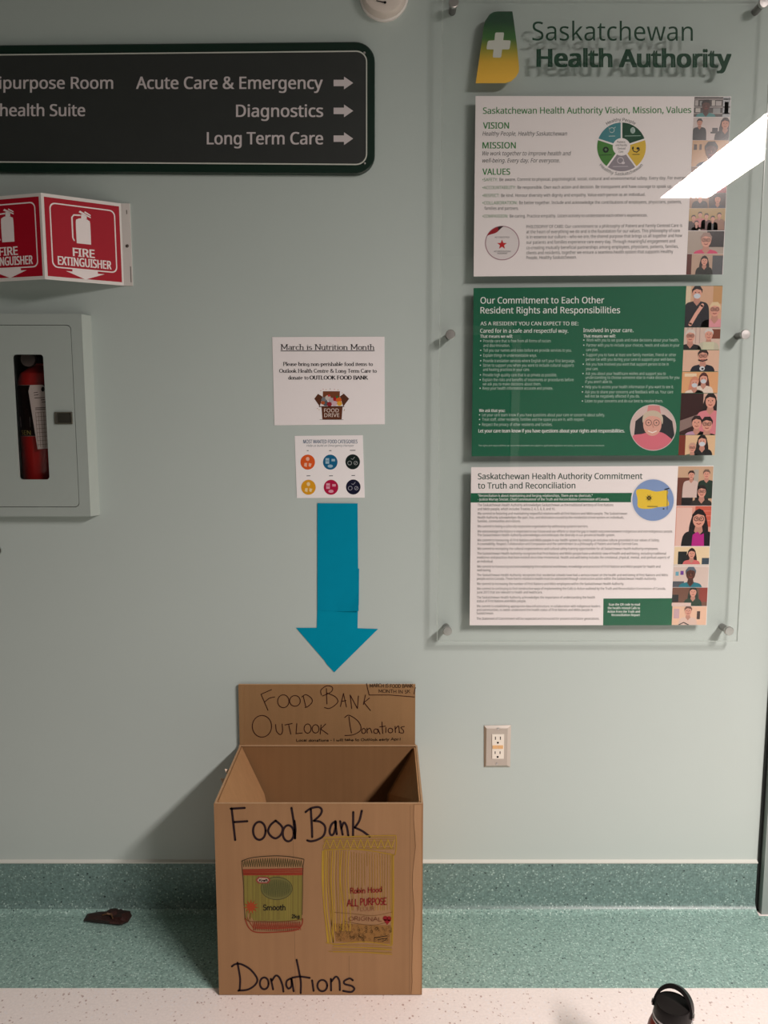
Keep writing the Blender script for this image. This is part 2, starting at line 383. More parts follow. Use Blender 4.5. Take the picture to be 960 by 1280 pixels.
class PR:
    """flat print: coloured polygons on a surface. mp(x, y, lift) turns layout coordinates into a point."""
    def __init__(s, mp, base=0.0003): s.mp = mp; s.v = []; s.f = []; s.c = []; s.base = base; s.clip = None
    def poly(s, pts, col, layer=0):
        if s.clip:
            pts = clip(pts, *s.clip)
            if len(pts) < 3: return s
        n = len(s.v); s.v += [s.mp(x, y, s.base+layer*.00012) for x, y in pts]
        s.f.append(tuple(range(n, n+len(pts)))); s.c.append(lin(col)); return s
    def disc(s, x, y, rx, ry, col, layer=0, n=24): return s.poly(ell(x, y, rx, ry, n=n)[:-1], col, layer)
    def ringp(s, cx, cy, r0, r1, col, layer=0, a0=0, a1=360, n=40):
        a = ell(cx, cy, r0, r0, a0, a1, n); b = ell(cx, cy, r1, r1, a0, a1, n)
        for i in range(n): s.poly([a[i], a[i+1], b[i+1], b[i]], col, layer)
        return s
    def line(s, pts, w, col, layer=0, caps=True, nib=None):
        pts = [Vector(p) for p in pts]
        pts = [p for i, p in enumerate(pts) if i == 0 or (p-pts[i-1]).length > 1e-4]; n = len(pts)
        if n < 2: return s
        for i in range(1, n-1):
            if (pts[i]-pts[i-1]).normalized().dot((pts[i+1]-pts[i]).normalized()) < .5:
                s.line(pts[:i+1], w, col, layer, caps, nib); return s.line(pts[i:], w, col, layer, caps, nib)
        L = []; R = []
        for i, p in enumerate(pts):
            t = pts[min(i+1, n-1)]-pts[max(i-1, 0)]
            if t.length < 1e-6: t = Vector((1, 0))
            t.normalize(); q = Vector((-t.y, t.x))
            ww = w if nib is None else nib[0]+(nib[1]-nib[0])*abs(t.y)
            L.append(p+q*ww/2); R.append(p-q*ww/2)
        for i in range(n-1): s.poly([L[i], L[i+1], R[i+1], R[i]], col, layer)
        if caps:
            for p in (pts[0], pts[-1]): s.disc(p.x, p.y, w/2, w/2, col, layer, 8)
        return s
    def text(s, t, x0, x1, yb, cap, col, bold=0.0, layer=0, yb1=None, shear=0.0, res=3):
        v, f, w = text_geo(t, 0.0, res, shear); yb1 = yb if yb1 is None else yb1
        c = lin(col); bw = bold*1.5*cap; k = (x1-x0-2*max(bw, 0))/w
        sh = [(0, 0)] if bold < .008 else [(-bw, 0), (bw, 0)] if cap < 6 else [(-bw, -bw*.4), (bw, -bw*.4), (-bw, bw*.4), (bw, bw*.4)]
        for j, (dx, dy) in enumerate(sh):
            n = len(s.v)
            s.v += [s.mp(x0+max(bw, 0)+dx+a*k, yb+dy+(yb1-yb)*a/w-b/CAPH*cap, s.base+layer*.00012+j*.00002) for a, b in v]
            for q in f: s.f.append(tuple(i+n for i in q)); s.c.append(c)
        return s
    def arctext(s, t, cx, cy, r, a0, a1, cap, col, outer=True, bold=0.0, layer=0):
        v, f, w = text_geo(t, 0.0, 2); n = len(s.v)
        for a, b in v:
            q = math.radians(a0+(a1-a0)*a/w); h = b/CAPH*cap
            rr = r+h if outer else r-h
            s.v.append(s.mp(cx+rr*math.cos(q), cy-rr*math.sin(q), s.base+layer*.00012))
        c = lin(col)
        for q in f: s.f.append(tuple(i+n for i in q)); s.c.append(c)
        return s
    def glyphs(s, t, x0, x1, yb, cap, col, pen=.1, serif=True, thick=None, layer=0, yb1=None, wob=0.0):
        tot = sum(G[c][0] for c in t); k = (x1-x0)/tot; x = x0; yb1 = yb if yb1 is None else yb1
        thick = thick or pen
        for c in t:
            wd, st, se = G[c]; dy = random.uniform(-wob, wob)*cap; b = yb+(yb1-yb)*(x-x0)/(x1-x0)+dy
            for q in st: s.line([(x+a*k, b-h*cap) for a, h in q], pen*cap, col, layer, caps=not serif, nib=(pen*cap, thick*cap) if serif else None)
            if serif:
                for a, h in se: s.line([(x+(a-.13)*k, b-h*cap), (x+(a+.13)*k, b-h*cap)], pen*cap, col, layer, caps=False)
            x += wd*k
        return s
    def build(s, name, parent, m=None, label=None):
        me = bpy.data.meshes.new(name); off = ORG.get(parent, Vector())
        me.from_pydata([tuple(Vector(p)-off) for p in s.v], [], s.f)
        ca = me.color_attributes.new('ink', 'FLOAT_COLOR', 'CORNER')
        buf = []
        k = getattr(s, 'gain', 1.0)             # a thin wash of pencil lets the brown board through
        for f, c in zip(s.f, s.c): buf += [c[0]*k, c[1]*k, c[2]*k, 1.0]*len(f)
        ca.data.foreach_set('color', buf)
        me.materials.append(m or M_PRINT); me.update()
        o = new_obj(name, me, parent); ORG[o] = off
        if label: o['label'] = label
        return o
def clip(pts, x0, y0, x1, y1):
    pts = [tuple(p) for p in pts]
    for ax, lim, sg in ((0, x0, 1), (0, x1, -1), (1, y0, 1), (1, y1, -1)):
        out = []
        for i, p in enumerate(pts):
            q = pts[i-1]; ip = (p[ax]-lim)*sg >= 0; iq = (q[ax]-lim)*sg >= 0
            if ip != iq:
                t = (lim-q[ax])/(p[ax]-q[ax]); out.append((q[0]+(p[0]-q[0])*t, q[1]+(p[1]-q[1])*t))
            if ip: out.append(p)
        pts = out
        if len(pts) < 3: return []
    return pts
def on(Y): return lambda x, y, l: P(x, y, Y-l)
def fr(ox, oy, s):                        # crop coordinates -> photo coordinates
    return lambda pts: [(ox+x/s, oy+y/s) for x, y in pts]

# ------------------------------------------------------------------ the setting
XL, XR, YF = -4.5, 4.6, -5.6
def struct(o): o['kind'] = 'structure'; return o
DOORX = P(945, 1137)[0]
RC0 = P(8, 436, 0); RC1 = P(72, 606, 0)          # recess behind the cabinet's window
rx0, rx1, rz0, rz1 = P(8, 520)[0], P(78, 520)[0], P(40, 612)[2], P(40, 434)[2]
b = MB()
T = .03
def wallrect(x0, x1, z0, z1): b.box((x0, 0, z0), (x1, T, z1))
wallrect(XL, rx0, 0, CEIL); wallrect(rx1, DOORX, 0, CEIL); wallrect(rx0, rx1, 0, rz0); wallrect(rx0, rx1, rz1, CEIL)
struct(b.build('wall_back', M_WALL))
# the wall goes on beyond the door frame
b = MB(); b.box((DOORX+1.1, 0, 0), (XR, T, CEIL)); b.box((DOORX, 0, 2.15), (DOORX+1.1, T, CEIL)); struct(b.build('wall_far_right', M_WALL))
b = MB()
b.box((DOORX+.004, -.022, 0), (DOORX+.07, T, 2.15)); b.box((DOORX+1.04, -.028, 0), (DOORX+1.1, T, 2.15)); b.box((DOORX+.004, -.022, 2.09), (DOORX+1.1, T, 2.15))
b.box((DOORX+.07, .015, 0), (DOORX+1.04, .06, 2.09))
struct(b.build('door_1', M_DOORF))
b = MB(); b.box((DOORX-.004, -.004, 0), (DOORX+.004, T, 2.15)); struct(b.build('trim_3', M_DARK))
b = MB(); b.box((XL, -1.3, -.05), (XR, 0, 0)); struct(b.build('floor', M_PINK))
b = MB(); b.box((XL, YF, -.05), (XR, -1.3, 0)); struct(b.build('added_dark_floor', mat('added_floor_grey_green', (.24, .27, .25), .4, noise=.1)))  # added dark floor out of view, keeps bounced light low
b = MB(); b.box((XL, YF, CEIL), (XR, T, CEIL+.05)); struct(b.build('ceiling', M_CEIL))
b = MB(); b.box((XL-.05, YF, 0), (XL, T, CEIL)); struct(b.build('wall_left', M_CREAM))
b = MB(); b.box((XR, YF, 0), (XR+.05, T, CEIL)); struct(b.build('wall_right', M_CREAM))
b = MB(); b.box((XL, YF-.05, 0), (XR, YF, CEIL)); struct(b.build('wall_front', M_CREAM))
# door in the opposite wall, mirrored faintly by the acrylic
b = MB()
for x0, x1 in ((.20, .28), (1.22, 1.30)): b.box((x0, YF, 0), (x1, YF+.05, 2.2))
b.box((.20, YF, 2.12), (1.30, YF+.05, 2.2)); d2 = struct(b.build('door_2', M_CAP))
b = MB(); b.box((.28, YF, 0), (1.22, YF+.02, 2.12)); b.build('door_panel', mat('grey_door_leaf', (.16, .17, .17), .5), d2)
# green band on the floor, swept up the wall in a cove
GZ = P(600, 1077)[2]; R = .028; YB = -.292
prof = [(YB, 0), (YB, .0015)]
prof += [(-R-.004, .0015)]
for k in range(1, 9):
    t = k/8*math.pi/2; prof.append((-R-.004+R*math.sin(t), .0015+R*(1-math.cos(t))))
prof += [(-.004, GZ), (0, GZ)]
x1 = DOORX-.006
def sweep(pf, name, m):
    n = len(pf); b = MB()
    b.v = [Vector((XL, y, z)) for y, z in pf]+[Vector((x1, y, z)) for y, z in pf]
    for i in range(n-1): b.f.append((i, i+1, n+i+1, n+i)); b.sm.append(True)
    return struct(b.build(name, m, autosmooth=50))
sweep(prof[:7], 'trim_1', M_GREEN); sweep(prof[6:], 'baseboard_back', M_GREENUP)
b = MB(); b.box((x1, YB, 0), (XR, -.03, .0015)); struct(b.build('trim_4', M_GREEN))
b = MB(); b.prism([(XL, -.0075, GZ-.001), (XL, -.0075, GZ+.002), (XL, 0, GZ+.006), (XL, 0, GZ-.001)], [(x1, -.0075, GZ-.001), (x1, -.0075, GZ+.002), (x1, 0, GZ+.006), (x1, 0, GZ-.001)])
struct(b.build('trim_2', M_CAP))

# ceiling fixture that lights the place (seen only mirrored in the acrylic)
cf = thing('ceiling_light', 'long white ceiling light whose bright reflection crosses the clear board', 'light', ((LX0+LX1)/2, (LY0+LY1)/2, CEIL-.03))
b = MB()
b.box((LX0-.03, LY0-.03, CEIL-.03), (LX0, LY1+.03, CEIL)); b.box((LX1, LY0-.03, CEIL-.03), (LX1+.03, LY1+.03, CEIL))
b.box((LX0, LY0-.03, CEIL-.03), (LX1, LY0, CEIL)); b.box((LX0, LY1, CEIL-.03), (LX1, LY1+.03, CEIL))
b.build('frame', M_WHITEP, cf)
me_, nt_, bb_ = nodes('lit_diffuser'); nt_.nodes.remove(bb_); em = nt_.nodes.new('ShaderNodeEmission')
em.inputs[0].default_value = rgba(LAMP_TINT); em.inputs[1].default_value = LAMP_POWER
# a prismatic lens throws more light straight down than sideways
ge_ = nt_.nodes.new('ShaderNodeNewGeometry'); dp_ = nt_.nodes.new('ShaderNodeVectorMath'); dp_.operation = 'DOT_PRODUCT'
nt_.links.new(ge_.outputs['Incoming'], dp_.inputs[0]); nt_.links.new(ge_.outputs['Normal'], dp_.inputs[1])
ab_ = nt_.nodes.new('ShaderNodeMath'); ab_.operation = 'ABSOLUTE'; nt_.links.new(dp_.outputs['Value'], ab_.inputs[0])
ml_ = nt_.nodes.new('ShaderNodeMath'); ml_.operation = 'MULTIPLY_ADD'; ml_.inputs[1].default_value = LAMP_POWER*.80; ml_.inputs[2].default_value = LAMP_POWER*.20
nt_.links.new(ab_.outputs[0], ml_.inputs[0]); nt_.links.new(ml_.outputs[0], em.inputs[1])
nt_.links.new(em.outputs[0], nt_.nodes['Material Output'].inputs[0])
b = MB(); b.add([(LX0, LY0, CEIL-.02), (LX1, LY0, CEIL-.02), (LX1, LY1, CEIL-.02), (LX0, LY1, CEIL-.02)], [(0, 3, 2, 1)]); b.build('diffuser', me_, cf)

# ------------------------------------------------------------------ directory sign
def dquad(x, y):      # the board tapers slightly to the left in the photo
    return (x, y)
t = thing('directory_sign', 'dark green bordered direction sign listing Acute Care, Diagnostics and Long Term Care', 'sign', P(100, 130))
YS = -.012
out = rrect([(-330, 59), (468.5, 51.5), (468.5, 218), (-330, 213)], 25, 8)
MB().bev(out, YS, .012, .0025).build('backing_board', M_SIGNB, t)
q1 = [(-322, 72), (458, 64), (458, 205.5), (-322, 200)]
face = rrect(q1, 13, 8); MB().slab(face, YS-.0012, .0012).build('face_panel', M_SIGNF, t)
q0 = [(-323, 71), (459, 63), (459, 206.5), (-323, 201)]
pr = PR(on(YS-.0013))
o_ = rrect(q0, 14, 8); i_ = rrect([(-321.5, 72.6), (457.5, 64.7), (457.5, 204.8), (-321.5, 199.3)], 12.6, 8)
for k in range(len(o_)): l = (k+1) % len(o_); pr.poly([o_[k], o_[l], i_[l], i_[k]], (205, 208, 198))
pr.build('border_line', t)
WHT = (214, 206, 206)
for a_ in (('Acute Care & Emergency', 170, 403.5, 111, 15), ('Diagnostics', 295, 404, 146, 15), ('Long Term Care', 258.5, 404, 180.3, 15), ('Multipurpose Room', -44, 141.5, 110.8, 14.6), ('Telehealth Suite', -39, 106.5, 145, 14.6)):
    pr = PR(on(YS-.0013)); pr.text(*a_, WHT, .018); pr.build('lettering', t)
def arrow(cx, cy, d=1):
    return [(cx-12*d, cy-4), (cx+1*d, cy-4), (cx+1*d, cy-8), (cx+12.5*d, cy), (cx+1*d, cy+8), (cx+1*d, cy+4), (cx-12*d, cy+4)]
for cy in (103.7, 138.6, 173.3): pr = PR(on(YS-.0013)); pr.poly(arrow(429, cy), WHT); pr.build('arrow', t)
for cy in (103.7, 138.6): pr = PR(on(YS-.0013)); pr.poly(arrow(-75, cy, -1), WHT); pr.build('arrow', t)
for x, y in ((455.5, 66), (455.8, 204.2)):
    p = P(x, y, YS-.001); MB().lathe([(0, .0025), (.0022, .002), (.003, 0)], p, (0, -1, 0), 12).build('screw', M_STEEL, t)

# ------------------------------------------------------------------ projecting fire extinguisher sign
t = thing('fire_extinguisher_sign', 'red and white angled projecting FIRE EXTINGUISHER sign above the grey cabinet', 'sign', P(60, 300))
YV = -.092
vt, vb = P(50, 238.8, YV), P(57, 348, YV)
xv = (vt.x+vb.x)/2; zt, zb = vt.z, vb.z
wt, wb = P(150, 256.3, -.003), P(157, 358, -.003); xw = (wt.x+wb.x)/2; zt = (zt+wt.z)/2; zb = (zb+wb.z)/2
xl = xv-.185
def facebuild(a, bq, name, prt=None):
    """panel from vertical edge a to b (xy points), printed on its room side"""
    a = Vector((*a, 0)); bq = Vector((*bq, 0)); d = (bq-a); nrm = Vector((d.y, -d.x, 0)).normalized()
    th = nrm*-.002
    pts = [a+Vector((0, 0, zt)), bq+Vector((0, 0, zt)), bq+Vector((0, 0, zb)), a+Vector((0, 0, zb))]
    MB().prism(pts, [p+th for p in pts]).build(name, M_WHITEP, t)
    H_ = zt-zb
    mp = lambda u, v, l: a+d*(u/100)+Vector((0, 0, zt-v/100*H_))+nrm*l       # u, v: 0..100
    pr = PR(mp)
    RED = (176, 18, 40); WH = (250, 240, 238)
    pr.poly([(3.5, 4), (97, 4), (97, 96), (3.5, 96)], RED, 0)
    def rl(x0, y0, x1, y1, r):
        return rrect([(x0, y0), (x1, y0), (x1, y1), (x0, y1)], r, 5)
    o1 = rl(9.5, 9.5, 91.5, 85.5, 7); i1 = rl(11, 11, 90, 84, 6)
    for k in range(len(o1)):
        l = (k+1) % len(o1); pr.poly([o1[k], o1[l], i1[l], i1[k]], WH, 1)
    # extinguisher pictogram
    pr.poly(sm([(41, 54), (41, 29), (43, 25.5), (47, 24), (53, 24), (57, 25.5), (59, 29), (59, 54)], 3), WH, 1)
    pr.poly([(48, 24), (48, 19), (55, 19), (55, 24)], WH, 1)
    pr.poly([(45, 17), (47, 15), (60, 21), (60, 22.5)], WH, 1); pr.poly([(53, 15), (60, 18.5), (60, 20), (52, 16.5)], WH, 1)
    pr.line([(47, 20.5), (39, 21), (36.5, 24), (36.5, 48), (38, 51)], 1.8, WH, 1)
    pr.text('FIRE', 35.5, 63, 69.5, 9.6, WH, .035, 1)
    pr.text('EXTINGUISHER', 16.5, 90-6, 81.3, 9.8, WH, .03, 1)
    pr.poly([(34, 84), (66, 84), (66, 88.2), (74.5, 88.2), (50, 97.5-1), (26, 88.2), (34, 88.2)], WH, 2)
    pr.build('printed_face', t, M_PRINT)
facebuild((xv, YV), (xw, -.003), 'right_panel')
yl = YV+.048
facebuild((xl, yl), (xv, YV), 'left_panel')
b = MB(); b.box((xl-.002, yl, zb), (xl, 0, zt)); b.build('side_return', M_WHITEP, t)
b = MB(); b.box((xw-.002, -.0035, zb), (P(161, 256, 0)[0]+.003, 0, zt)); b.build('mounting_flange', M_WHITEP, t)
b = MB(); b.box((xl-.022, -.0035, zb), (xl-.002, 0, zt)); b.build('mounting_flange', M_WHITEP, t)
MB().lathe([(0, .003), (.003, .002), (.004, 0)], P(159, 307.5, -.0035), (0, -1, 0), 12).build('screw', mat('screw_dark', (.2, .17, .15), .4, metal=1), t)
for y0, y1 in ((262.5, 267.5), (333, 353)):
    b = MB(); p0 = P(157.6 if y0 < 300 else 162.5, y0, -.0038); p1 = P(159 if y0 < 300 else 164, y1, -.0038); b.box((p0.x, -.0038, p1.z), (p0.x+.0025, -.0034, p0.z)); b.build('slot', mat('slot_grey', (.25, .22, .2), .6), t)

# ------------------------------------------------------------------ extinguisher cabinet
t = thing('fire_extinguisher_cabinet', 'grey wall cabinet with a narrow window showing a red extinguisher', 'cabinet', P(40, 640))
YC = -.032
oc = [(-36, 392.5), (101, 392.5), (113, 645.5), (-24, 645.5)]
xo0 = P(-36, 520, YC)[0]; p_ = P(101, 392.5, YC); p2_ = P(113, 645.5, YC)
xo1 = (p_.x+p2_.x)/2; zo1 = p_.z; zo0 = p2_.z
dl = P(88.5, 406, YC); dr = P(99.5, 634, YC); xd1 = (dl.x+dr.x)/2; zd1 = dl.z; zd0 = dr.z; xd0 = xo0+(xo1-xd1)
wl = P(14, 443, YC); w2 = P(62, 599.5, YC); xw0 = wl.x+.001; xw1 = P(53.5, 443, YC)[0]*.5+w2.x*.5; zw1 = wl.z; zw0 = w2.z
def rr3(x0, x1, z0, z1, r, Y, n=6):
    return [Vector((x, Y, z)) for x, z in rrect([(x0, z1), (x1, z1), (x1, z0), (x0, z0)], r, n)]
def ring3(o, i, thick):
    b = MB(); n = len(o); d = Vector((0, thick, 0)); b.v = o+i+[p+d for p in o]+[p+d for p in i]
    for k in range(n):
        j = (k+1) % n
        for q in ((k, j, n+j, n+k), (2*n+k, 3*n+k, 3*n+j, 2*n+j), (k, 2*n+k, 2*n+j, j), (n+k, n+j, 3*n+j, 3*n+k)): b.f.append(q); b.sm.append(False)
    return b
xi0 = xw0-.03; xi1 = xw1+.03; zi0 = zw0-.03; zi1 = zw1+.03
# face frame around the door, returning to the wall
o_ = rr3(xo0, xo1, zo0, zo1, .002, YC); i_ = rr3(xd0, xd1, zd0, zd1, .011, YC)
ring3(o_, i_, -YC).build('frame', M_CABG, t)
b = MB()
b.prism([(xo1+.0003, YC, zo1), (xo1+.0003, YC, zo0), (xo1+.0003, 0, zo0), (xo1+.0003, 0, zo1)], [(xo1+.001, YC, zo1), (xo1+.001, YC, zo0), (xo1+.0125, 0, zo0), (xo1+.0125, 0, zo1)]); b.build('side_bevel', M_CABB, t)
o_ = rr3(xd0+.0014, xd1-.0014, zd0+.0014, zd1-.0014, .0105, YC+.0006); i_ = rr3(xw0, xw1, zw0, zw1, .008, YC+.0006)
door = ring3(o_, i_, .008).build('door', M_CABG, t)
i2 = rr3(xw0-.002, xw1+.002, zw0-.002, zw1+.002, .009, YC+.010); b = MB(); b.prism(i2, [p+Vector((0, .002, 0)) for p in i2]); b.build('glass_pane', M_WGLASS, door)
b = MB(); q = P(68.5, 515, YC); q2 = P(91, 530, YC)
ring3(rr3(q.x, q2.x, q2.z, q.z, .001, YC-.0035), rr3(q.x+.003, q2.x-.0025, q2.z+.003, q.z-.0025, .001, YC-.0035), .004).build('latch', mat('latch_brass', (.30, .28, .22), .3, metal=.8), door)
b = MB(); b.box((q.x+.003, YC-.0012, q2.z+.003), (q2.x-.0025, YC, q.z-.0025)); b.box((q.x+.014, YC-.0030, q2.z+.005), (q2.x-.006, YC-.001, q.z-.005)); b.build('latch_paddle', mat('latch_paddle', (.10, .098, .08), .35, metal=.7), door)
b = MB(); b.box((q.x+.003, YC-.0033, q2.z+.003), (q.x+.0055, YC-.001, q.z-.0025)); b.build('latch_lip', M_STEEL, door)
b = MB(); X0, X1, Z0, Z1, YBk = rx0+.002, rx1-.002, rz0+.002, rz1-.002, .15
for a_, c_ in (((X0, YC+.012, Z0), (X0+.002, YBk, Z1)), ((X1-.002, YC+.012, Z0), (X1, YBk, Z1)), ((X0, YC+.012, Z0), (X1, YBk, Z0+.002)), ((X0, YC+.012, Z1-.002), (X1, YBk, Z1)), ((X0, YBk-.002, Z0), (X1, YBk, Z1))):
    b.box(a_, c_)
b.build('inner_tub', mat('tub_dark_grey', (.10, .105, .10), .6), t)
# extinguisher inside
ex = (P(53, 520, .06)[0], .060)
e = thing('fire_extinguisher', 'red fire extinguisher standing inside the grey wall cabinet', 'fire extinguisher', (ex[0], ex[1], Z0+.002))
zs = P(38, 463, .0)[2]
b = MB(); b.lathe([(0, 0), (.05, 0), (.054, .01), (.054, zs-Z0-.03), (.048, zs-Z0-.008), (.03, zs-Z0+.006), (.018, zs-Z0+.014), (.018, zs-Z0+.03), (0, zs-Z0+.03)], (*ex, Z0+.002), (0, 0, 1), 40); b.build('cylinder', M_RED, e)
b = MB(); b.lathe([(0, 0), (.016, 0), (.018, .004), (.018, .018), (0, .02)], (ex[0]-.006, ex[1]-.035, zs+.028), (0, -1, 0), 20); b.build('gauge', mat('gauge_face', (.14, .11, .10), .4), e)
b = MB(); b.box((ex[0]-.014, ex[1]-.02, zs+.02), (ex[0]+.014, ex[1]+.03, zs+.05)); b.box((ex[0]-.012, ex[1]-.05, zs+.045), (ex[0]+.012, ex[1]+.05, zs+.052)); b.build('valve_handle', M_BLACK, e)
def cyl(u, v, l):     # u: degrees from the front (towards -y), v: height
    a = math.radians(u); r = .0545+l; return Vector((ex[0]+r*math.sin(a), ex[1]-r*math.cos(a), v))
zl1 = P(30, 481, .0)[2]; zl0 = P(30, 545.5, .0)[2]
pr = PR(cyl)
for k in range(-8, 8): pr.poly([(k*10, zl1), (k*10+10, zl1), (k*10+10, zl0), (k*10, zl0)], (34, 20, 18))
for k in range(20):
    z = zl1-.004-k*.0062
    if k in (0, 19): continue
    if 10 < k < 19: continue
    pr.poly([(-46, z), (-46+random.uniform(18, 34), z), (-46+random.uniform(18, 34), z-.0012), (-46, z-.0012)], (150, 125, 115), 1)
zt_ = lambda y: P(30, y, 0)[2]
for k in range(-7, 3): pr.poly([(k*10, zl1), (k*10+10, zl1), (k*10+10, zl1-.0012), (k*10, zl1-.0012)], (170, 150, 140), 1); pr.poly([(k*10, zl0+.0012), (k*10+10, zl0+.0012), (k*10+10, zl0), (k*10, zl0)], (170, 150, 140), 1)
pr.poly([(-46, zt_(521)), (-8, zt_(521)), (-8, zt_(534)), (-46, zt_(534))], (190, 180, 175), 1)
def cyt(x0, x1, zb_, cap, txt, col):
    v, f, w = text_geo(txt, 0.0, 2); n = len(pr.v)
    pr.v += [cyl(x0+(x1-x0)*a/w, zb_+c/CAPH*cap, .0008) for a, c in v]
    for q_ in f: pr.f.append(tuple(i+n for i in q_)); pr.c.append(lin(col))
cyt(-36, -14, zt_(533), .019, '16', (25, 20, 20))
cyt(-42, -8, zt_(543.5), .011, 'SEN', (175, 160, 90))
pr.build('body_label', e, M_PRINT)
tg = thing('inspection_tag', 'pale paper inspection tag hanging on the extinguisher inside the cabinet', 'tag', P(48, 482, -.006))
yt = -.008
tp = [(37.5, 481.5), (53, 481), (60, 486), (62.5, 560.5), (47, 561.5), (35.5, 489)]
MB().slab(tp, yt, .0006).build('card', mat('tag_card', (.70, .60, .55), .7), tg)
pr = PR(on(yt))
pr.disc(53.6, 486.5, 2.2, 3, (20, 12, 12))
for y, x0, x1 in ((491, 42, 47), (494, 42.5, 48), (497.5, 43, 56), (500, 51, 56), (503, 52, 57), (510, 44, 57), (512, 44, 57)): pr.line([(x0, y), (x1, y-.6)], .8, (70, 50, 48), 0, False)
for k in range(9): pr.line([(44.5+k*.25, 516+k*5), (60, 515+k*5)], .4, (120, 100, 95), 0, False)
for k in range(5): pr.line([(44.5+k*3.3, 515), (47.5+k*3.3, 559)], .4, (120, 100, 95), 0, False)
pr.build('printed_lines', tg)

# small dark fitting at the left edge
t = thing('wall_stud', 'small dark round fitting on the wall below the grey cabinet', 'fitting', P(-3, 688))
b = MB(); b.lathe([(.011, 0), (.012, .002), (.012, .008), (.009, .011), (0, .012)], P(-4, 688, 0), (0, -1, 0), 24); b.build('body', mat('fitting_dark', (.05, .05, .045), .5), t)
b = MB(); b.lathe([(.0145, 0), (.0145, .0015), (.011, .002)], P(-4, 688, 0), (0, -1, 0), 24); b.build('washer', M_CABG, t)

# round device at the top edge
c = P(480, -13.5, -.03); c0 = Vector((c.x, 0, c.z))
t = thing('wall_alarm', 'round off-white plastic device high on the wall at the top edge', 'alarm', tuple(c0))
b = MB(); b.lathe([(.058, 0), (.058, .006), (.054, .008)], c0, (0, -1, 0), 48); b.build('mounting_base', M_WHITEP, t)
b = MB(); b.lathe([(.054, .006), (.054, .024), (.050, .031), (.042, .034), (0, .036)], c0, (0, -1, 0), 48); b.build('cover', mat('cover_offwhite', (.72, .64, .57), .45), t)
pr = PR(lambda x, y, l: P(x, y, -.0362-l)); pr.disc(481.3, 3, 1.7, 1.7, (15, 12, 12)); pr.poly([(470.5, .2), (480, 2.1), (480, 3.7), (470, 1.2)], (15, 12, 12)); pr.build('keyhole_mark', t)

# ------------------------------------------------------------------ paper notices
t = thing('nutrition_month_notice', 'laminated white paper notice reading March is Nutrition Month', 'notice', P(410, 475))
q = [(340.2, 421.3), (480.6, 420.8), (481, 530.4), (343, 531.7)]
MB().slab(q, -.0012, .0008).build('sheet', mat('white_sheet', (.93, .885, .885), .3, noise=.015, nscale=6), t)
pr = PR(on(-.0012)); K = (32, 26, 30)
pr.glyphs('March is Nutrition Month', 350.8, 468.2, 437.2, 6.7, K, .075, True, .17)
pr.line([(350.7, 438.7), (468.3, 438.6)], .8, K, 0, False)
pr.build('title_text', t, M_PRINT)
pr = PR(on(-.0012))
pr.glyphs('Please bring non-perishable food items to', 353.9, 466.1, 457.2, 4.4, K, .09, True, .20)
pr.glyphs('Outlook Health Centre & Long Term Care to', 349, 471, 465.7, 4.4, K, .09, True, .20)
pr.glyphs('donate to', 360.2, 385.6, 474.2, 4.4, K, .09, True, .20)
pr.glyphs('OUTLOOK FOOD BANK', 387, 459.8, 474.2, 4.4, K, .11, True, .27)
pr.build('body_text', t, M_PRINT)
pr = PR(on(-.0012)); g = fr(330, 410, 5.565); BR = (92, 52, 34); BR2 = (120, 68, 42)
pr.poly(g([(410, 440), (528, 440), (526, 492), (408, 492)]), BR2); pr.poly(g([(350, 492), (376, 458), (408, 478), (388, 546)]), BR); pr.poly(g([(555, 456), (592, 492), (552, 546), (528, 476)]), BR)
for k, (x, y, r, cc) in enumerate([(420, 500, 22, (120, 125, 130)), (445, 485, 20, (200, 190, 180)), (430, 525, 20, (90, 95, 100)), (470, 505, 22, (185, 170, 175)), (500, 495, 20, (170, 30, 35)), (520, 500, 20, (215, 100, 40)), (455, 530, 18, (150, 40, 50)), (490, 525, 20, (210, 180, 190)), (525, 525, 18, (225, 170, 60)), (410, 520, 14, (180, 90, 50)), (452, 470, 9, (200, 60, 60)), (508, 480, 9, (60, 110, 60))]):
    pr.disc(*g([(x, y)])[0], r/5.565, r/5.565*.9, cc, 1+k*.1, 12)
pr.poly(g([(400, 546), (547, 546), (540, 636), (407, 636)]), (98, 54, 36), 3); pr.line(g([(384, 547), (556, 546)]), .9, (60, 34, 24), 4)
pr.line(g([(388, 637), (552, 638)]), .4, (120, 120, 120), 0)
pr.text('FOOD', *[a for a in (g([(418, 0)])[0][0], g([(520, 0)])[0][0])], g([(0, 586)])[0][1], 4.6, (240, 225, 215), .0, 5)
pr.text('DRIVE', *[a for a in (g([(420, 0)])[0][0], g([(524, 0)])[0][0])], g([(0, 619)])[0][1], 4.6, (240, 225, 215), .0, 5)
for x, y in ((395, 436), (412, 426), (432, 428), (460, 424), (490, 426), (515, 430), (545, 452), (382, 500), (383, 568), (560, 568), (557, 575), (372, 560)): pr.disc(*g([(x, y)])[0], .5, .5, random.choice([(190, 60, 50), (70, 70, 70), (200, 150, 60)]), 0, 6)
pr.build('food_drive_picture', t, M_PRINT)

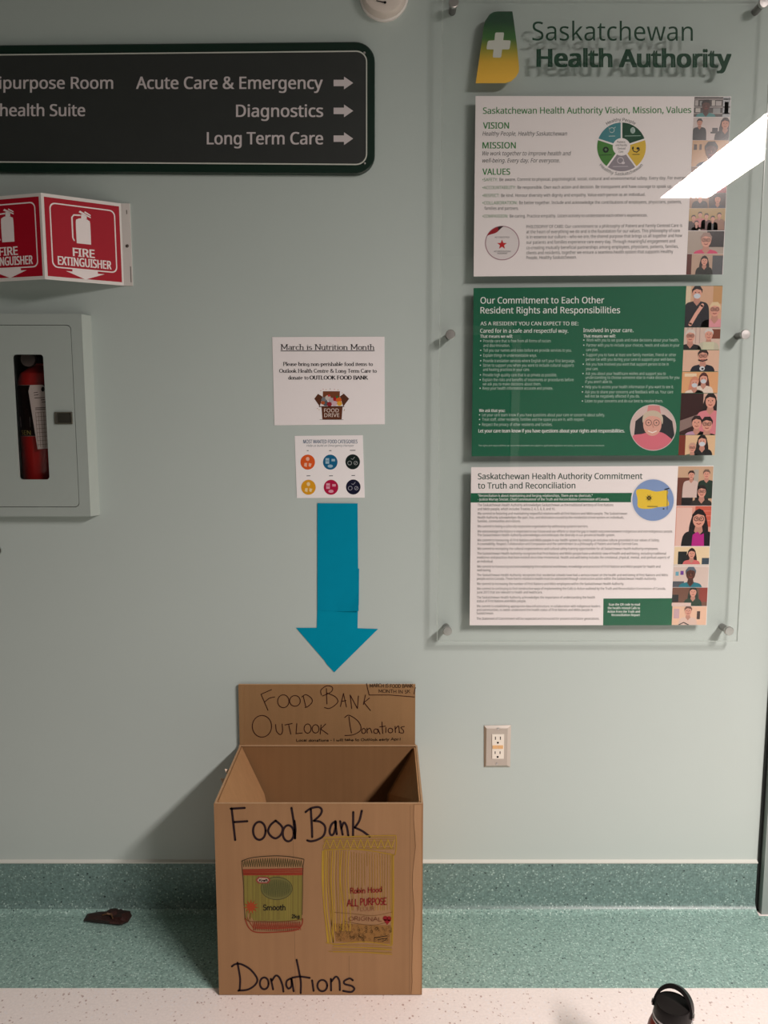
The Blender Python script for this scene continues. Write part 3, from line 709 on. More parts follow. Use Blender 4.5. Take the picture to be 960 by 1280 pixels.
t = thing('food_categories_notice', 'small white sheet of six coloured circles titled Most Wanted Food Categories', 'notice', P(412, 583))
q = [(368.3, 544.8), (453.5, 544), (456, 622.2), (371, 622.6)]
MB().slab(q, -.0011, .0008).build('sheet', mat('white_sheet_small', (.93, .90, .90), .45), t)
pr = PR(on(-.0011)); BLU = (38, 82, 118)
pr.text('MOST WANTED FOOD CATEGORIES', 379, 446.8, 554.2, 4.5, BLU, .01)
pr.text('Help us build an Emergency Hamper', 383.3, 442.6, 558.2, 2.4, (95, 105, 115), -.004, shear=.2, res=2)
pr.build('title_text', t)
for (x, y, cc, wf) in [(304, 933, (222, 92, 34), 12), (461, 933, (18, 98, 138), 16), (617, 931, (18, 32, 30), 38), (309, 1108, (222, 158, 32), 26), (466, 1108, (176, 18, 66), 26), (621, 1106, (16, 18, 46), 24)]:
    X, Y_ = fr(330, 410, 5.565)([(x, y)])[0]; pr = PR(on(-.0011)); pr.disc(X, Y_, 9.1, 9.4, cc)
    pl = tuple(min(255, int(v_*.4+150)) for v_ in cc)
    if x < 400:
        pr.poly([(X-4, Y_+1), (X-.8, Y_+1), (X-1.2, Y_+6), (X-4.6, Y_+5)], pl, 1); pr.poly([(X+1.5, Y_+1), (X+5, Y_+2), (X+3.6, Y_+6), (X+1, Y_+5)], pl, 1); pr.disc(X, Y_-4, 2.3, 2.6, pl, 1, 10)
    elif x < 550:
        pr.poly([(X-6, Y_-5), (X-1.4, Y_-5), (X-1.4, Y_+2), (X-6, Y_+2)], pl, 1); pr.poly([(X-5.4, Y_-2), (X-2, Y_-2), (X-2, Y_-1.2), (X-5.4, Y_-1.2)], cc, 2)
        pr.poly([(X+1.6, Y_-4), (X+6, Y_-4), (X+6, Y_-1), (X+1.6, Y_-1)], pl, 1); pr.disc(X, Y_+5, 3.3, 2, pl, 1, 12)
    else:
        pr.ringp(X-3.8, Y_+1.5, 2.1, 2.8, pl, 1, n=14); pr.ringp(X+3.8, Y_+1.5, 1.9, 2.6, pl, 1, n=14); pr.line([(X-2, Y_-4), (X, Y_-3), (X+2.5, Y_-6)], .7, pl, 1); pr.line([(X+2.4, Y_+3), (X+5, Y_+.3)], .6, pl, 1)
    pr.line([(X-wf/11, Y_-14.3), (X+wf/11, Y_-14.4)], .9, (90, 92, 98), 0, False)
    pr.build('coloured_circle', t)

# blue paper arrow
t = thing('paper_arrow', 'large blue cut-paper arrow pointing down at the donation box', 'arrow', P(420, 735))
head = [(396.6, 762), (447.4, 764), (447, 785.4), (472.6, 786.3), (417.9, 840.4), (408.5, 830.4), (405, 825), (370, 784.8), (395.9, 784.8)]
MB().slab(head, -.0014, .0008).build('head_sheet', M_TEAL2, t)
MB().slab([(430, 710.7), (449, 710.7), (448.6, 757), (430, 757)], -.0019, .0004).build('under_sheet', M_TEAL, t)
sh = [P(x, y, Y) for x, y, Y in ((396.8, 629, -.0024), (447, 629.3, -.0024), (447.7, 711, -.0024), (448, 740, -.0035), (448.4, 763.8, -.0085), (436, 764.4, -.005), (418, 764, -.0024), (396.7, 763, -.0024))]
b = MB(); m_ = [p+Vector((0, .0005, 0)) for p in sh]; b.v = sh+m_
for q in ((0, 1, 2, 6, 7), (2, 3, 6), (3, 4, 5), (3, 5, 6)):
    b.f.append(q); b.sm.append(False); b.f.append(tuple(k+8 for k in reversed(q))); b.sm.append(False)
for k in range(8): l = (k+1) % 8; b.f.append((k, 8+k, 8+l, l)); b.sm.append(False)
b.build('shaft_sheet', M_TEAL, t)

# ------------------------------------------------------------------ clear acrylic board on standoffs
xa = P(547, 745, -.037)[0]; xb = P(925, 750, -.037)[0]; za = P(700, 802, -.037)[2]; zb_ = P(700, -12, -.037)[2]
YA = -.037; YAB = -.031
t = thing('acrylic_board', 'tall clear acrylic board on steel standoffs carrying three posters and a logo', 'board', ((xa+xb)/2, YA, za))
b = MB(); b.add([(xa, YA, za), (xb, YA, za), (xb, YA, zb_), (xa, YA, zb_), (xa, YAB, za), (xb, YAB, za), (xb, YAB, zb_), (xa, YAB, zb_)], [(0, 1, 2, 3), (4, 7, 6, 5)])
b.build('clear_sheet', M_GLASS, t)
for nm, a_, c_ in (('sheet_edge', (xa-.0006, YA, za), (xa+.0008, YAB, zb_)), ('sheet_edge', (xb-.0008, YA, za), (xb+.0006, YAB, zb_)), ('sheet_edge', (xa, YA, za-.0006), (xb, YAB, za+.0008)), ('sheet_edge', (xa, YA, zb_-.0008), (xb, YAB, zb_+.0006))):
    b = MB(); b.box(a_, c_); b.build(nm, M_EDGE, t)
for x in (.1615, .8785):
    for z in (2.2835, 1.5310, .7910):
        p = Vector((x, 0, z)); b = MB(); b.lathe([(.0085, .0006), (.0085, -YAB)], p, (0, -1, 0), 24)
        so = b.build('standoff', mat('standoff_steel', (.30, .28, .27), .35, metal=1.0) if 'standoff_steel' not in bpy.data.materials else bpy.data.materials['standoff_steel'], t)
        b = MB(); b.lathe([(.0105, .0372), (.0115, .0378), (.0115, .0445), (.0105, .0455), (0, .0457)], p, (0, -1, 0), 28); b.build('cap', M_STEEL, so)

# logo and lettering: cut vinyl on the back of the clear sheet
YPF = -.0305
g = fr(520, 0, 2.182)
mlogo, nt, bb = nodes('logo_green_to_yellow'); bb.inputs['Roughness'].default_value = .4
tc = nt.nodes.new('ShaderNodeTexCoord'); sp = nt.nodes.new('ShaderNodeSeparateXYZ'); rp = nt.nodes.new('ShaderNodeValToRGB')
nt.links.new(tc.outputs['Generated'], sp.inputs[0]); nt.links.new(sp.outputs[2], rp.inputs[0]); nt.links.new(rp.outputs[0], bb.inputs['Base Color'])
el = rp.color_ramp.elements; el[0].position = .08; el[0].color = rgba(lin((250, 196, 60))); el[1].position = .86; el[1].color = rgba(lin((18, 68, 40)))
for ps, cc in ((.30, (226, 180, 50)), (.48, (150, 150, 42)), (.62, (58, 112, 46))): e_ = el.new(ps); e_.color = rgba(lin(cc))
shape = [(594.6, 104), (601, 60), (604.5, 34), (606.5, 26), (612, 18), (617, 15), (622, 14.2), (640.5, 14.2), (642, 24), (646, 55), (648.9, 84), (648.5, 90), (645, 96), (639, 101.5), (632, 103.8)]
cross = [(619, 42), (620, 40.6), (629.5, 40.6), (630, 42), (629, 50.2), (637.8, 50.6), (638.4, 52), (637, 60.5), (636, 61.7), (627.6, 61.8), (626.6, 70.5), (625.5, 72), (616.8, 72), (616, 70.5), (617, 61.8), (608.8, 61.7), (608.2, 60), (609.5, 52.5), (611, 50.8), (618, 50.4)]
b = MB(); b.slab(shape, YPF, .0008).build('logo_shape', mlogo, t)
pr = PR(on(YPF)); pr.poly(cross, (212, 214, 204)); pr.build('logo_cross', t)
GD = (22, 66, 46)
pr = PR(on(YPF)); pr.text('Saskatchewan', 665.5, 866, 50.5, 23.4, GD, -.004, yb1=51); pr.text('Health Authority', 670.5, 914.5, 83.2, 21.5, GD, .045, yb1=84)
pr.build('logo_lettering', t)

# ------------------------------------------------------------------ posters
YP = -.0298            # front face of the poster sheets, just behind the acrylic
SK = {'p': (222, 160, 140), 'd': (84, 44, 34), 't': (196, 132, 108)}
def person(pr, x, y, s, skin='p', hair=(40, 26, 22), top=(30, 30, 36), longh=False, glasses=False, mask=False, hat=None, lay=1):
    sk = SK[skin]
    if longh: pr.poly(sm([(x-.62*s, y-.2*s), (x, y-.95*s), (x+.62*s, y-.2*s), (x+.75*s, y+1.3*s), (x-.75*s, y+1.3*s)], 4, True), hair, lay)
    pr.poly(sm([(x-1.5*s, y+4*s), (x-1.35*s, y+1.5*s), (x-.55*s, y+.95*s), (x+.55*s, y+.95*s), (x+1.35*s, y+1.5*s), (x+1.5*s, y+4*s)], 4), top, lay+1)
    pr.poly([(x-.25*s, y+.4*s), (x+.25*s, y+.4*s), (x+.38*s, y+1.0*s), (x, y+1.45*s), (x-.38*s, y+1.0*s)], tuple(int(v*.88) for v in sk), lay+2)
    pr.disc(x, y, .52*s, .68*s, sk, lay+3, 16)
    if not (longh and hat): pr.poly([(x-.56*s, y), (x-.6*s, y-.4*s), (x-.3*s, y-.82*s), (x+.3*s, y-.84*s), (x+.6*s, y-.4*s), (x+.56*s, y), (x+.42*s, y-.35*s), (x-.1*s, y-.48*s), (x-.44*s, y-.3*s)], hat or hair, lay+4)
    for d in (-.2, .2): pr.disc(x+d*s, y-.08*s, .07*s, .06*s, (40, 25, 25), lay+5, 6)
    if glasses:
        for d in (-.23, .23): pr.ringp(x+d*s, y-.07*s, .15*s, .21*s, (45, 30, 30), lay+6, n=10)
    if mask: pr.disc(x, y+.32*s, .4*s, .3*s, (205, 212, 220), lay+5, 10)
    else:
        pr.line([(x-.2*s, y+.33*s), (x, y+.4*s), (x+.2*s, y+.33*s)], .08*s, (150, 60, 55), lay+5, False); pr.line([(x, y-.02*s), (x+.04*s, y+.16*s)], .06*s, (170, 105, 85), lay+5, False)
def photo(parent, x0, y0, x1, y1, slant, paint, yref):
    """x limits given at yref; slant = px shift per px down"""
    Wd, Hd = x1-x0, y1-y0
    pr = PR(lambda x, y, l: P(x0+x-(y0+y-yref)*slant, y0+y, YP-l), .0002); pr.clip = (0, 0, Wd, Hd)
    paint(pr, Wd, Hd); return pr.build('photo', parent, M_SATIN)
def bgr(pr, W_, H_, col): pr.poly([(0, 0), (W_, 0), (W_, H_), (0, H_)], col, 0)
def rc(pr, x0, y0, x1, y1, col, l=.5): pr.poly([(x0, y0), (x1, y0), (x1, y1), (x0, y1)], col, l)
def poster(name, label, outline, sheetmat, gloss=None):
    c_ = (sum(p[0] for p in outline)/4, sum(p[1] for p in outline)/4)
    t = thing(name, label, 'poster', P(c_[0], c_[1], YP))
    MB().slab(outline, YP, .0012).build('sheet', sheetmat, t); return t
M_PW = mat('poster_white', (.95, .885, .88), .5, spec=.2)
M_PG = mat('poster_green', (.008, .125, .062), .45, spec=.15)
DG = (40, 62, 52); BK = (52, 50, 52)

# --- poster 1: vision, mission, values
t = poster('vision_mission_poster', 'white vision, mission and values poster with coloured wheel, topmost on clear board', [(594.5, 120), (914, 120.5), (903.5, 343), (592, 345.5)], M_PW)
GT = (72, 138, 78)
g = fr(580, 110, 2.8235)
def X1(x): return 580+x/2.8235
def Yq(y): return 110+y/2.8235
pr = PR(on(YP))
pr.text('Saskatchewan Health Authority Vision, Mission, Values', X1(67), X1(802), Yq(91), 7.8, GT, .012, yb1=Yq(88))
pr.build('title_text', t)
for a_ in (('VISION', 67, 159, 143), ('MISSION', 65, 183, 213), ('VALUES', 65, 163, 306)): pr = PR(on(YP)); pr.text(a_[0], X1(a_[1]), X1(a_[2]), Yq(a_[3]), 7.6, GT, .02); pr.build('heading_text', t)
pr = PR(on(YP))
pr.text('Healthy People, Healthy Saskatchewan', X1(65), X1(364), Yq(168), 5.2, BK, .006, shear=.25, res=2)
pr.text('We work together to improve health and', X1(65), X1(378), Yq(238), 5.2, BK, .006, shear=.25, res=2)
pr.text('well-being. Every day. For everyone.', X1(65), X1(338), Yq(263), 5.2, BK, .006, shear=.25, res=2)
def lab(a, rest, x0, x1, y, y1, split):
    xs = x0+(x1-x0)*split
    pr.text('•'+a, X1(x0), X1(xs-3), Yq(y), 3.9, GT, .006, yb1=Yq(y+(y1-y)*split), res=2)
    pr.text(rest, X1(xs+3), X1(x1), Yq(y+(y1-y)*split), 3.9, BK, .006, yb1=Yq(y1), res=2)
lab('SAFETY:', 'Be aware. Commit to physical, psychological, social, cultural and environmental safety. Every day. For everyone.', 65, 800, 329, 322, .078)
lab('ACCOUNTABILITY:', 'Be responsible. Own each action and decision. Be transparent and have courage to speak up.', 65, 735, 357, 352, .18)
lab('RESPECT:', 'Be kind. Honour diversity with dignity and empathy. Value each person as an individual.', 65, 640, 385, 381, .11)
lab('COLLABORATION:', 'Be better together. Include and acknowledge the contributions of employees, physicians, patients,', 65, 768, 411, 407, .18)
pr.text('families and partners.', X1(72), X1(193), Yq(430), 3.9, BK, .006, res=2)
lab('COMPASSION:', 'Be caring. Practice empathy. Listen actively to understand each other\'s experiences.', 65, 648, 458, 454, .16)
for s_, x1_, y in (('PHILOSOPHY OF CARE: Our commitment to a philosophy of Patient and Family Centred Care is', 770, 495), ('at the heart of everything we do and is the foundation for our values. This philosophy of care', 762, 513),
                ('is in essence our culture – who we are, the shared purpose that brings us all together and how', 770, 531), ('our patients and families experience care every day. Through meaningful engagement and', 745, 550),
                ('co-creating mutually beneficial partnerships among employees, physicians, patients, families,', 757, 569), ('clients and residents, together we ensure a seamless health system that supports Healthy', 738, 587), ('People, Healthy Saskatchewan.', 398, 604)):
    pr.text(s_, X1(220), X1(x1_), Yq(y), 3.9, BK, .006, yb1=Yq(y-(x1_-220)*.009), res=2)
pr.build('body_text', t)
pr = PR(on(YP)); cx, cy = 776.9, 183.6
for a0, a1, cc in ((18, 90, (18, 74, 50)), (90, 162, (70, 138, 146)), (162, 234, (74, 134, 58)), (234, 306, (152, 144, 152)), (306, 378, (228, 190, 66))):
    pts = [(cx+30.5*math.cos(math.radians(a0+2+(a1-a0-4)*k/12)), cy-30.5*math.sin(math.radians(a0+2+(a1-a0-4)*k/12))) for k in range(13)]
    pts += [(cx+11*math.cos(math.radians(a1-5.5-(a1-a0-11)*k/8)), cy-11*math.sin(math.radians(a1-5.5-(a1-a0-11)*k/8))) for k in range(9)]
    # two pieces so that the polygon fills cleanly
    for k in range(12):
        u0 = k/12; u1 = (k+1)/12
        def pt(r, u, m): aa = math.radians(a0+m+(a1-a0-2*m)*u); return (cx+r*math.cos(aa), cy-r*math.sin(aa))
        pr.poly([pt(30.5, u0, 2), pt(30.5, u1, 2), pt(11, u1, 5.5), pt(11, u0, 5.5)], cc)
IC = (196, 214, 210)
pr.ringp(764.8, 162.6, 2.7, 3.5, IC, 1, n=16); pr.line([(767, 160.5), (769.5, 158.8)], .8, IC, 1); pr.line([(761, 159), (762, 164)], .6, IC, 1); pr.line([(761, 170.2), (769, 170)], .9, IC, 1, False)
pr.disc(791, 163, 3, 4, IC, 1, 12); [pr.line([(790+k*1.1-.2, 160), (790+k*1.1-.2, 166.5)], .35, (18, 74, 50), 2, False) for k in range(3)]; pr.line([(781, 170), (801, 169.6)], .9, (150, 180, 165), 1, False)
pr.disc(757.2, 187.2, 3.8, 3.8, (20, 40, 26), 1, 16); pr.disc(757.2, 187, 1.6, 1.6, (90, 130, 90), 2, 8); pr.line([(749, 194), (764.5, 193.6)], .7, (20, 50, 26), 1, False)
pr.line([(790.5, 185.5), (792, 189), (796, 190.3), (799.5, 187)], 1.2, (30, 24, 22), 1); pr.disc(797.5, 185.5, 2.1, 1.6, (30, 24, 22), 1, 10); pr.disc(791.2, 185, 1.1, 1.9, (30, 24, 22), 1, 8); pr.line([(790.5, 193.1), (799.5, 192.9)], .8, (60, 50, 30), 1, False)
pr.ringp(775.6, 200.6, 3.4, 4.2, (222, 214, 218), 1, n=16); pr.disc(779, 203.6, 2.2, 1.7, (222, 214, 218), 2, 10); pr.line([(766, 208.2), (785, 208)], .8, (205, 198, 204), 1, False)
for s_, x0, x1_, y in (('Patient', 771.6, 781.5, 178.6), ('and Family', 769.4, 783.8, 182.6), ('Centred', 771.8, 781.6, 186.8), ('Care', 773.5, 779, 190.8)): pr.text(s_, x0, x1_, y, 2.5, (60, 60, 60), .004, res=2)
pr.arctext('Healthy People', cx-.5, cy-.5, 31.8, 123, 58, 3.9, (60, 58, 60), True, .01); pr.arctext('Healthy Saskatchewan', cx-.5, cy-.5, 36.2, 221, 319, 3.9, (60, 58, 60), False, .01)
pr.build('wheel_diagram', t)
pr = PR(on(YP)); cx, cy = 627.8, 303.8
pr.ringp(cx, cy, 20.4, 21.6, (176, 140, 150)); pr.disc(cx, cy, 20.4, 20.4, (232, 224, 224), 0, 32)
for k in range(10):
    a0 = 205+k*7; a1 = a0+7; f_ = lambda a, r: (cx+r*math.cos(math.radians(a)), cy+r*math.sin(math.radians(a)))
    w0 = 6*math.sin(math.pi*k/10); w1 = 6*math.sin(math.pi*(k+1)/10); pr.poly([f_(a0, 21), f_(a1, 21), f_(a1, 21-w1), f_(a0, 21-w0)], (160, 26, 36) if k < 7 else (50, 20, 24), 1)
pts = []
for k in range(10): a = math.radians(-90+36*k); r = 6.4 if k % 2 == 0 else 2.7; pts.append((cx-.3+r*math.cos(a), cy+2+r*math.sin(a)))
for k in range(10): pr.poly([(cx-.3, cy+2), pts[k], pts[(k+1) % 10]], (196, 34, 38), 1)
pr.text('ACCREDITED', cx-9.5, cx+9, cy-6.3, 1.9, (70, 60, 62), .01, res=2); pr.text('ACCREDITATION', cx-10.5, cx+10.5, cy+11.4, 1.9, (50, 44, 46), .02, res=2); pr.text('AGREMENT', cx-6.5, cx+6.5, cy+13.8, 1.9, (50, 44, 46), .02, res=2)
pr.build('round_seal', t)
SL = .0472; YR = 121; XA, XB = 868.2, 913.4
def ph(y0, y1, fn, sl=SL): photo(t, XA, y0, XB, y1, sl, fn, YR)
def f(pr, w, h):
    bgr(pr, w, h, (70, 62, 60))
    for y in (2, 12, 20): rc(pr, 0, y, w, y+1.2, (170, 160, 158))
    for k, (x, y, xx, yy) in enumerate([(1, 4, 5, 11), (7, 5, 10, 11), (22, 4, 26, 11), (27, 5, 34, 11), (24, 14, 33, 20), (2, 14, 8, 19)]): rc(pr, x, y, xx, yy, [(180, 172, 170), (150, 150, 150), (196, 188, 182)][k % 3])
    rc(pr, 36, 0, w, h, (176, 178, 182)); rc(pr, 38, 6, 43, 20, (140, 142, 150)); person(pr, 15, 11, 9.5, 'd', (30, 18, 16), (70, 140, 140))
ph(121.3, 146, f)
def f(pr, w, h):
    bgr(pr, w, h, (206, 190, 186)); rc(pr, 22, 18, w, 20, (40, 36, 36)); rc(pr, 24, 13, 31, 18, (60, 56, 60)); person(pr, 8, 6.5, 6, 't', (40, 28, 26), (22, 20, 24))
    person(pr, 40, 8, 9, 't', (44, 24, 22), (26, 20, 24), True)
ph(146.8, 175, f)
def f(pr, w, h): bgr(pr, w, h, (196, 150, 110)); rc(pr, 2, 5, 6, 12, (60, 40, 30)); rc(pr, 9, 5, 12, 12, (80, 56, 40)); person(pr, 24, 13, 14, 'd', (24, 18, 22), (40, 60, 80))
ph(175.4, 208, f)
def f(pr, w, h): bgr(pr, w, h, (120, 86, 60)); rc(pr, 0, 14, w, h, (66, 44, 34)); person(pr, 10, 9, 8, 't', (40, 26, 22), (60, 60, 90)); person(pr, 34, 9, 8, 'p', (70, 40, 30), (150, 50, 60))
ph(208.4, 241, f)
def f(pr, w, h): bgr(pr, w, h, (150, 108, 82)); rc(pr, 24, 0, w, h, (56, 40, 34)); person(pr, 13, 3, 7, 'p', (60, 40, 34), (26, 24, 28)); person(pr, 35, 8, 7, 't', (30, 30, 36), (36, 44, 62))
ph(241.3, 260, f)
def f(pr, w, h):
    bgr(pr, w, h, (180, 148, 96)); rc(pr, 0, 16, w, h, (50, 34, 28))
    for x, y, cc in ((6, 12, (60, 40, 40)), (14, 8, (200, 120, 120)), (22, 10, (90, 30, 34)), (30, 13, (40, 40, 44)), (38, 9, (150, 110, 90)), (10, 19, (210, 190, 180))): person(pr, x, y, 4.5, 'p', (50, 34, 28), cc)
ph(260.4, 288, f)
def f(pr, w, h): bgr(pr, w, h, (176, 160, 148)); rc(pr, 24, 0, w, 20, (34, 26, 28)); person(pr, 23, 12, 12, 'p', (160, 130, 120), (214, 70, 110), False, True)
ph(288.8, 317, f)
def f(pr, w, h): bgr(pr, w, h, (190, 160, 140)); rc(pr, 0, 0, 6, h, (90, 36, 26)); rc(pr, 32, 2, w, h, (90, 92, 96)); person(pr, 22, 9, 7.5, 'p', (44, 34, 34), (38, 40, 36), True)
ph(317.4, 343.2, f)

# --- poster 2: commitment to each other
t = poster('resident_rights_poster', 'dark green resident rights poster with a round portrait, middle of the clear board', [(592, 360), (903.3, 357), (891.8, 569), (589.5, 570.3)], M_PG)
def X2(x): return 580+x/2.8235
def Y2(y): return 350+y/2.8235
WP = (235, 240, 236); WB = (190, 212, 200)
pr = PR(on(YP))
pr.text('Our Commitment to Each Other', X2(58), X2(495), Y2(83), 7.9, WP, .01, yb1=Y2(82)); pr.build('title_text', t); pr = PR(on(YP)); pr.text('Resident Rights and Responsibilities', X2(58), X2(551), Y2(118), 7.9, WP, .01, yb1=Y2(117))
pr.build('title_text', t); pr = PR(on(YP))
pr.text('AS A RESIDENT YOU CAN EXPECT TO BE:', X2(58), X2(404), Y2(160), 4.6, WP, .01, res=2)
pr.text('Cared for in a safe and respectful way.', X2(57), X2(368), Y2(186), 4.9, WP, .01, res=2); pr.text('Involved in your care.', X2(421), X2(598), Y2(184), 4.9, WP, .01, res=2)
pr.build('heading_text', t)
pr = PR(on(YP))
def L(s_, x0, x1, y, c=3.7, bold=.004, col=WB): pr.text(s_, X2(x0), X2(x1), Y2(y), c, col, bold, res=2)
L('That means we will:', 57, 172, 204, 3.8, .015, WP); L('That means we will:', 421, 535, 203, 3.8, .015, WP); L('We ask that you:', 53, 145, 466, 3.8, .015, WP)
for b_, s_, x0, x1, y in ((1, 'Provide care that is free from all forms of racism', 68, 306, 220), (0, 'and discrimination.', 68, 162, 236), (1, 'Tell you our names and roles before we provide services to you.', 68, 380, 253), (1, 'Explain things in understandable ways.', 68, 257, 271),
    (1, 'Provide translation services where English isn\'t your first language.', 68, 392, 290), (1, 'Strive to support you when you want to include cultural supports', 67, 388, 306), (0, 'and healing practices in your care.', 67, 232, 321), (1, 'Provide high quality care that is as private as possible.', 67, 328, 340),
    (1, 'Explain the risks and benefits of treatments or procedures before', 66, 387, 357), (0, 'we ask you to make decisions about them.', 66, 272, 372), (1, 'Keep your health information accurate and private.', 66, 314, 387),
    (2, 'Work with you to set goals and make decisions about your health.', 432, 758, 217), (2, 'Partner with you to include your choices, needs and values in your', 432, 761, 235), (0, 'care plan.', 431, 474, 251), (2, 'Support you to have at least one family member, friend or other', 431, 749, 269),
    (0, 'person be with you during your care to support your well-being.', 430, 747, 285), (2, 'Ask you how involved you want that support person to be in', 430, 722, 302), (0, 'your care.', 430, 474, 318), (2, 'Ask you about your healthcare wishes and support you to', 429, 712, 335), (0, 'understanding to choose someone else to make decisions for you', 429, 760, 349),
    (0, 'if you aren\'t able to.', 428, 524, 364), (2, 'Help you to access your health information if you want to see it.', 428, 740, 382), (2, 'Ask you to share your concerns and feedback with us. Your care', 427, 738, 400), (0, 'will not be negatively affected if you do.', 427, 620, 415), (2, 'Listen to your concerns and do our best to resolve them.', 427, 702, 432),
    (3, 'Let your care team know if you have questions about your care or concerns about safety.', 64, 497, 481), (3, 'Treat staff, other residents, families and the space you are in, with respect.', 64, 425, 497), (3, 'Respect the privacy of other residents and families.', 64, 312, 515)):
    L(s_, x0, x1, y)
    if b_: pr.disc(X2(x0-9), Y2(y-5), .75, .75, WP, 0, 8)
L('Let your care team know if you have questions about your rights and responsibilities.', 51, 567, 538, 4.2, .02, WP)
L('The rights and responsibilities set out in this document are subject to applicable legislation and policy, processes and clinical standards.', 51, 497, 587, 2.0, .004)
pr.build('body_text', t)
mp = on(YP); cx, cy, r_ = 816.4, 534.4, 28.3
pr = PR(mp); pr.ringp(cx, cy, 28.3, 29, (205, 205, 200), 8)
def disc_clip(pts):                      # keep polygons inside the round portrait
    out = []
    for x, y in pts:
        dx, dy = x-cx, y-cy; d = math.hypot(dx, dy)
        if d > r_: x, y = cx+dx/d*r_, cy+dy/d*r_
        out.append((x, y))
    return out
pr.disc(cx, cy, r_, r_, (214, 190, 184), 0, 40)
pr.poly(disc_clip([(cx-24, cy+12), (cx-22, cy-8), (cx-12, cy-16), (cx+14, cy-16), (cx+24, cy-8), (cx+28, cy+10), (cx+24, cy+24), (cx-20, cy+20)]), (38, 38, 44), 1)
pr.poly(disc_clip([(cx-9, cy-40), (cx+12, cy-40), (cx+10, cy-16), (cx-8, cy-16)]), (216, 140, 140), .5)
pr.poly(disc_clip(sm([(cx-26, cy+12), (cx-14, cy+8), (cx-4, cy+6), (cx+10, cy+6), (cx+20, cy+12), (cx+26, cy+20), (cx+14, cy+34), (cx-14, cy+34)], 6, True)), (218, 112, 128), 2)
pr.disc(cx-1, cy-4, 11.5, 14.5, (224, 168, 152), 3, 28)
pr.poly(sm([(cx-13, cy-6), (cx-12, cy-16), (cx-4, cy-21), (cx+6, cy-20), (cx+12, cy-13), (cx+11.5, cy-4), (cx+8, cy-12), (cx-2, cy-14.5), (cx-9, cy-12)], 4, True), (206, 190, 168), 4)
for d in (-5.2, 4.6): pr.ringp(cx+d-.5, cy-6, 3.3, 4, (80, 50, 50), 5, n=16); pr.disc(cx+d-.5, cy-6, 1, .8, (50, 36, 36), 5, 8)
pr.line([(cx-6, cy+4.5), (cx-1, cy+6.5), (cx+4, cy+4.5)], 1.3, (250, 236, 230), 5); pr.line([(cx-1, cy-4), (cx+.4, cy)], .8, (190, 120, 105), 5)
pr.build('round_portrait', t, M_SATIN)
SL = .0535; YR = 357.5; XA, XB = 858, 903.2
def f(pr, w, h):
    bgr(pr, w, h, (214, 170, 140)); rc(pr, 0, 0, 6, 30, (220, 200, 170)); rc(pr, 34, 0, w, 22, (198, 150, 100))
    person(pr, 14, 9, 11, 'p', (34, 24, 26), (30, 30, 38), mask=True); pr.line([(21, 24), (14, 35), (7, 48)], 4.5, (226, 168, 150), 6); person(pr, 37, 30, 12, 'p', (226, 200, 160), (222, 150, 158), False, True)
ph(357.5, 409, f)
def f(pr, w, h):
    bgr(pr, w, h, (216, 190, 176)); [rc(pr, x, 0, x+1.2, 20, (190, 160, 150)) for x in (4, 9, 14, 19)]; rc(pr, 34, 2, w, 14, (120, 60, 40)); person(pr, 8, 11, 10.5, 'p', (216, 206, 196), (24, 20, 24), False, True); person(pr, 31, 9, 9.5, 'p', (214, 206, 200), (196, 190, 168)); rc(pr, 24, 18, 38, h, (206, 204, 176), 4)
ph(409.4, 437, f)
def f(pr, w, h): bgr(pr, w, h, (224, 184, 160)); person(pr, 25, 8, 11, 'p', (50, 34, 30), (26, 30, 44), False, True); pr.disc(24.5, 23, 3.4, 3, (214, 216, 220), 5, 12); pr.disc(25, 23.4, 1.6, 1.4, (40, 44, 60), 6, 8); pr.line([(20, 12.5), (25, 14), (30, 12)], 1.8, (60, 44, 40), 7)
ph(437.6, 464.2, f)
def f(pr, w, h):
    bgr(pr, w, h, (226, 168, 120)); rc(pr, 3, 2, 18, 6, (238, 214, 180)); person(pr, 16, 14, 9, 'p', (214, 140, 110), (232, 214, 200), True, mask=True); person(pr, 27, 9, 9, 'p', (84, 40, 38), (228, 210, 196), True, mask=True)
ph(464.8, 491.2, f)
def f(pr, w, h):
    bgr(pr, w, h, (52, 20, 22)); rc(pr, 28, 0, w, 16, (220, 180, 160)); pr.poly([(0, 34), (28, 24), (30, 34), (0, 48)], (140, 116, 110), 1)
    person(pr, 37, 10, 12, 'p', (34, 20, 22), (216, 130, 140), True); person(pr, 21, 37, 11, 'p', (48, 28, 30), (190, 150, 176)); person(pr, 34, 39, 12, 'p', (34, 22, 24), (232, 218, 210), False, True)
ph(491.8, 543.6, f)
def f(pr, w, h):
    bgr(pr, w, h, (226, 190, 150)); rc(pr, 0, 0, 8, h, (120, 44, 30)); person(pr, 29, 8, 9.5, 'p', (30, 20, 20), (26, 24, 28), True, mask=True); person(pr, 17, 16, 8, 'p', (206, 160, 140), (90, 100, 80), False, True)
ph(544, 569, f)

# --- poster 3: truth and reconciliation
t = poster('reconciliation_poster', 'white truth and reconciliation poster with round flag picture, lowest on the clear board', [(589, 584), (892, 582), (883, 781.3), (587, 781.6)], M_PW)
X3 = X2
def Y3(y): return 575+y/2.8235
DG = (44, 74, 62); GB = (16, 98, 66)
pr = PR(on(YP))
pr.text('Saskatchewan Health Authority Commitment', X3(49), X3(630), Y3(68), 7.4, DG, .012, yb1=Y3(67)); pr.text('to Truth and Reconciliation', X3(49), X3(393), Y3(101), 7.4, DG, .012, yb1=Y3(100))
pr.build('title_text', t)
pr = PR(on(YP))
pr.poly([(X3(24), Y3(117)), (X3(604), Y3(116)), (X3(606), Y3(149)), (X3(23), Y3(150))], GB)
pr.text('"Reconciliation is about maintaining and forging relationships. There are no shortcuts."', X3(49), X3(454), Y3(130), 3.2, WP, .015, 1, res=2)
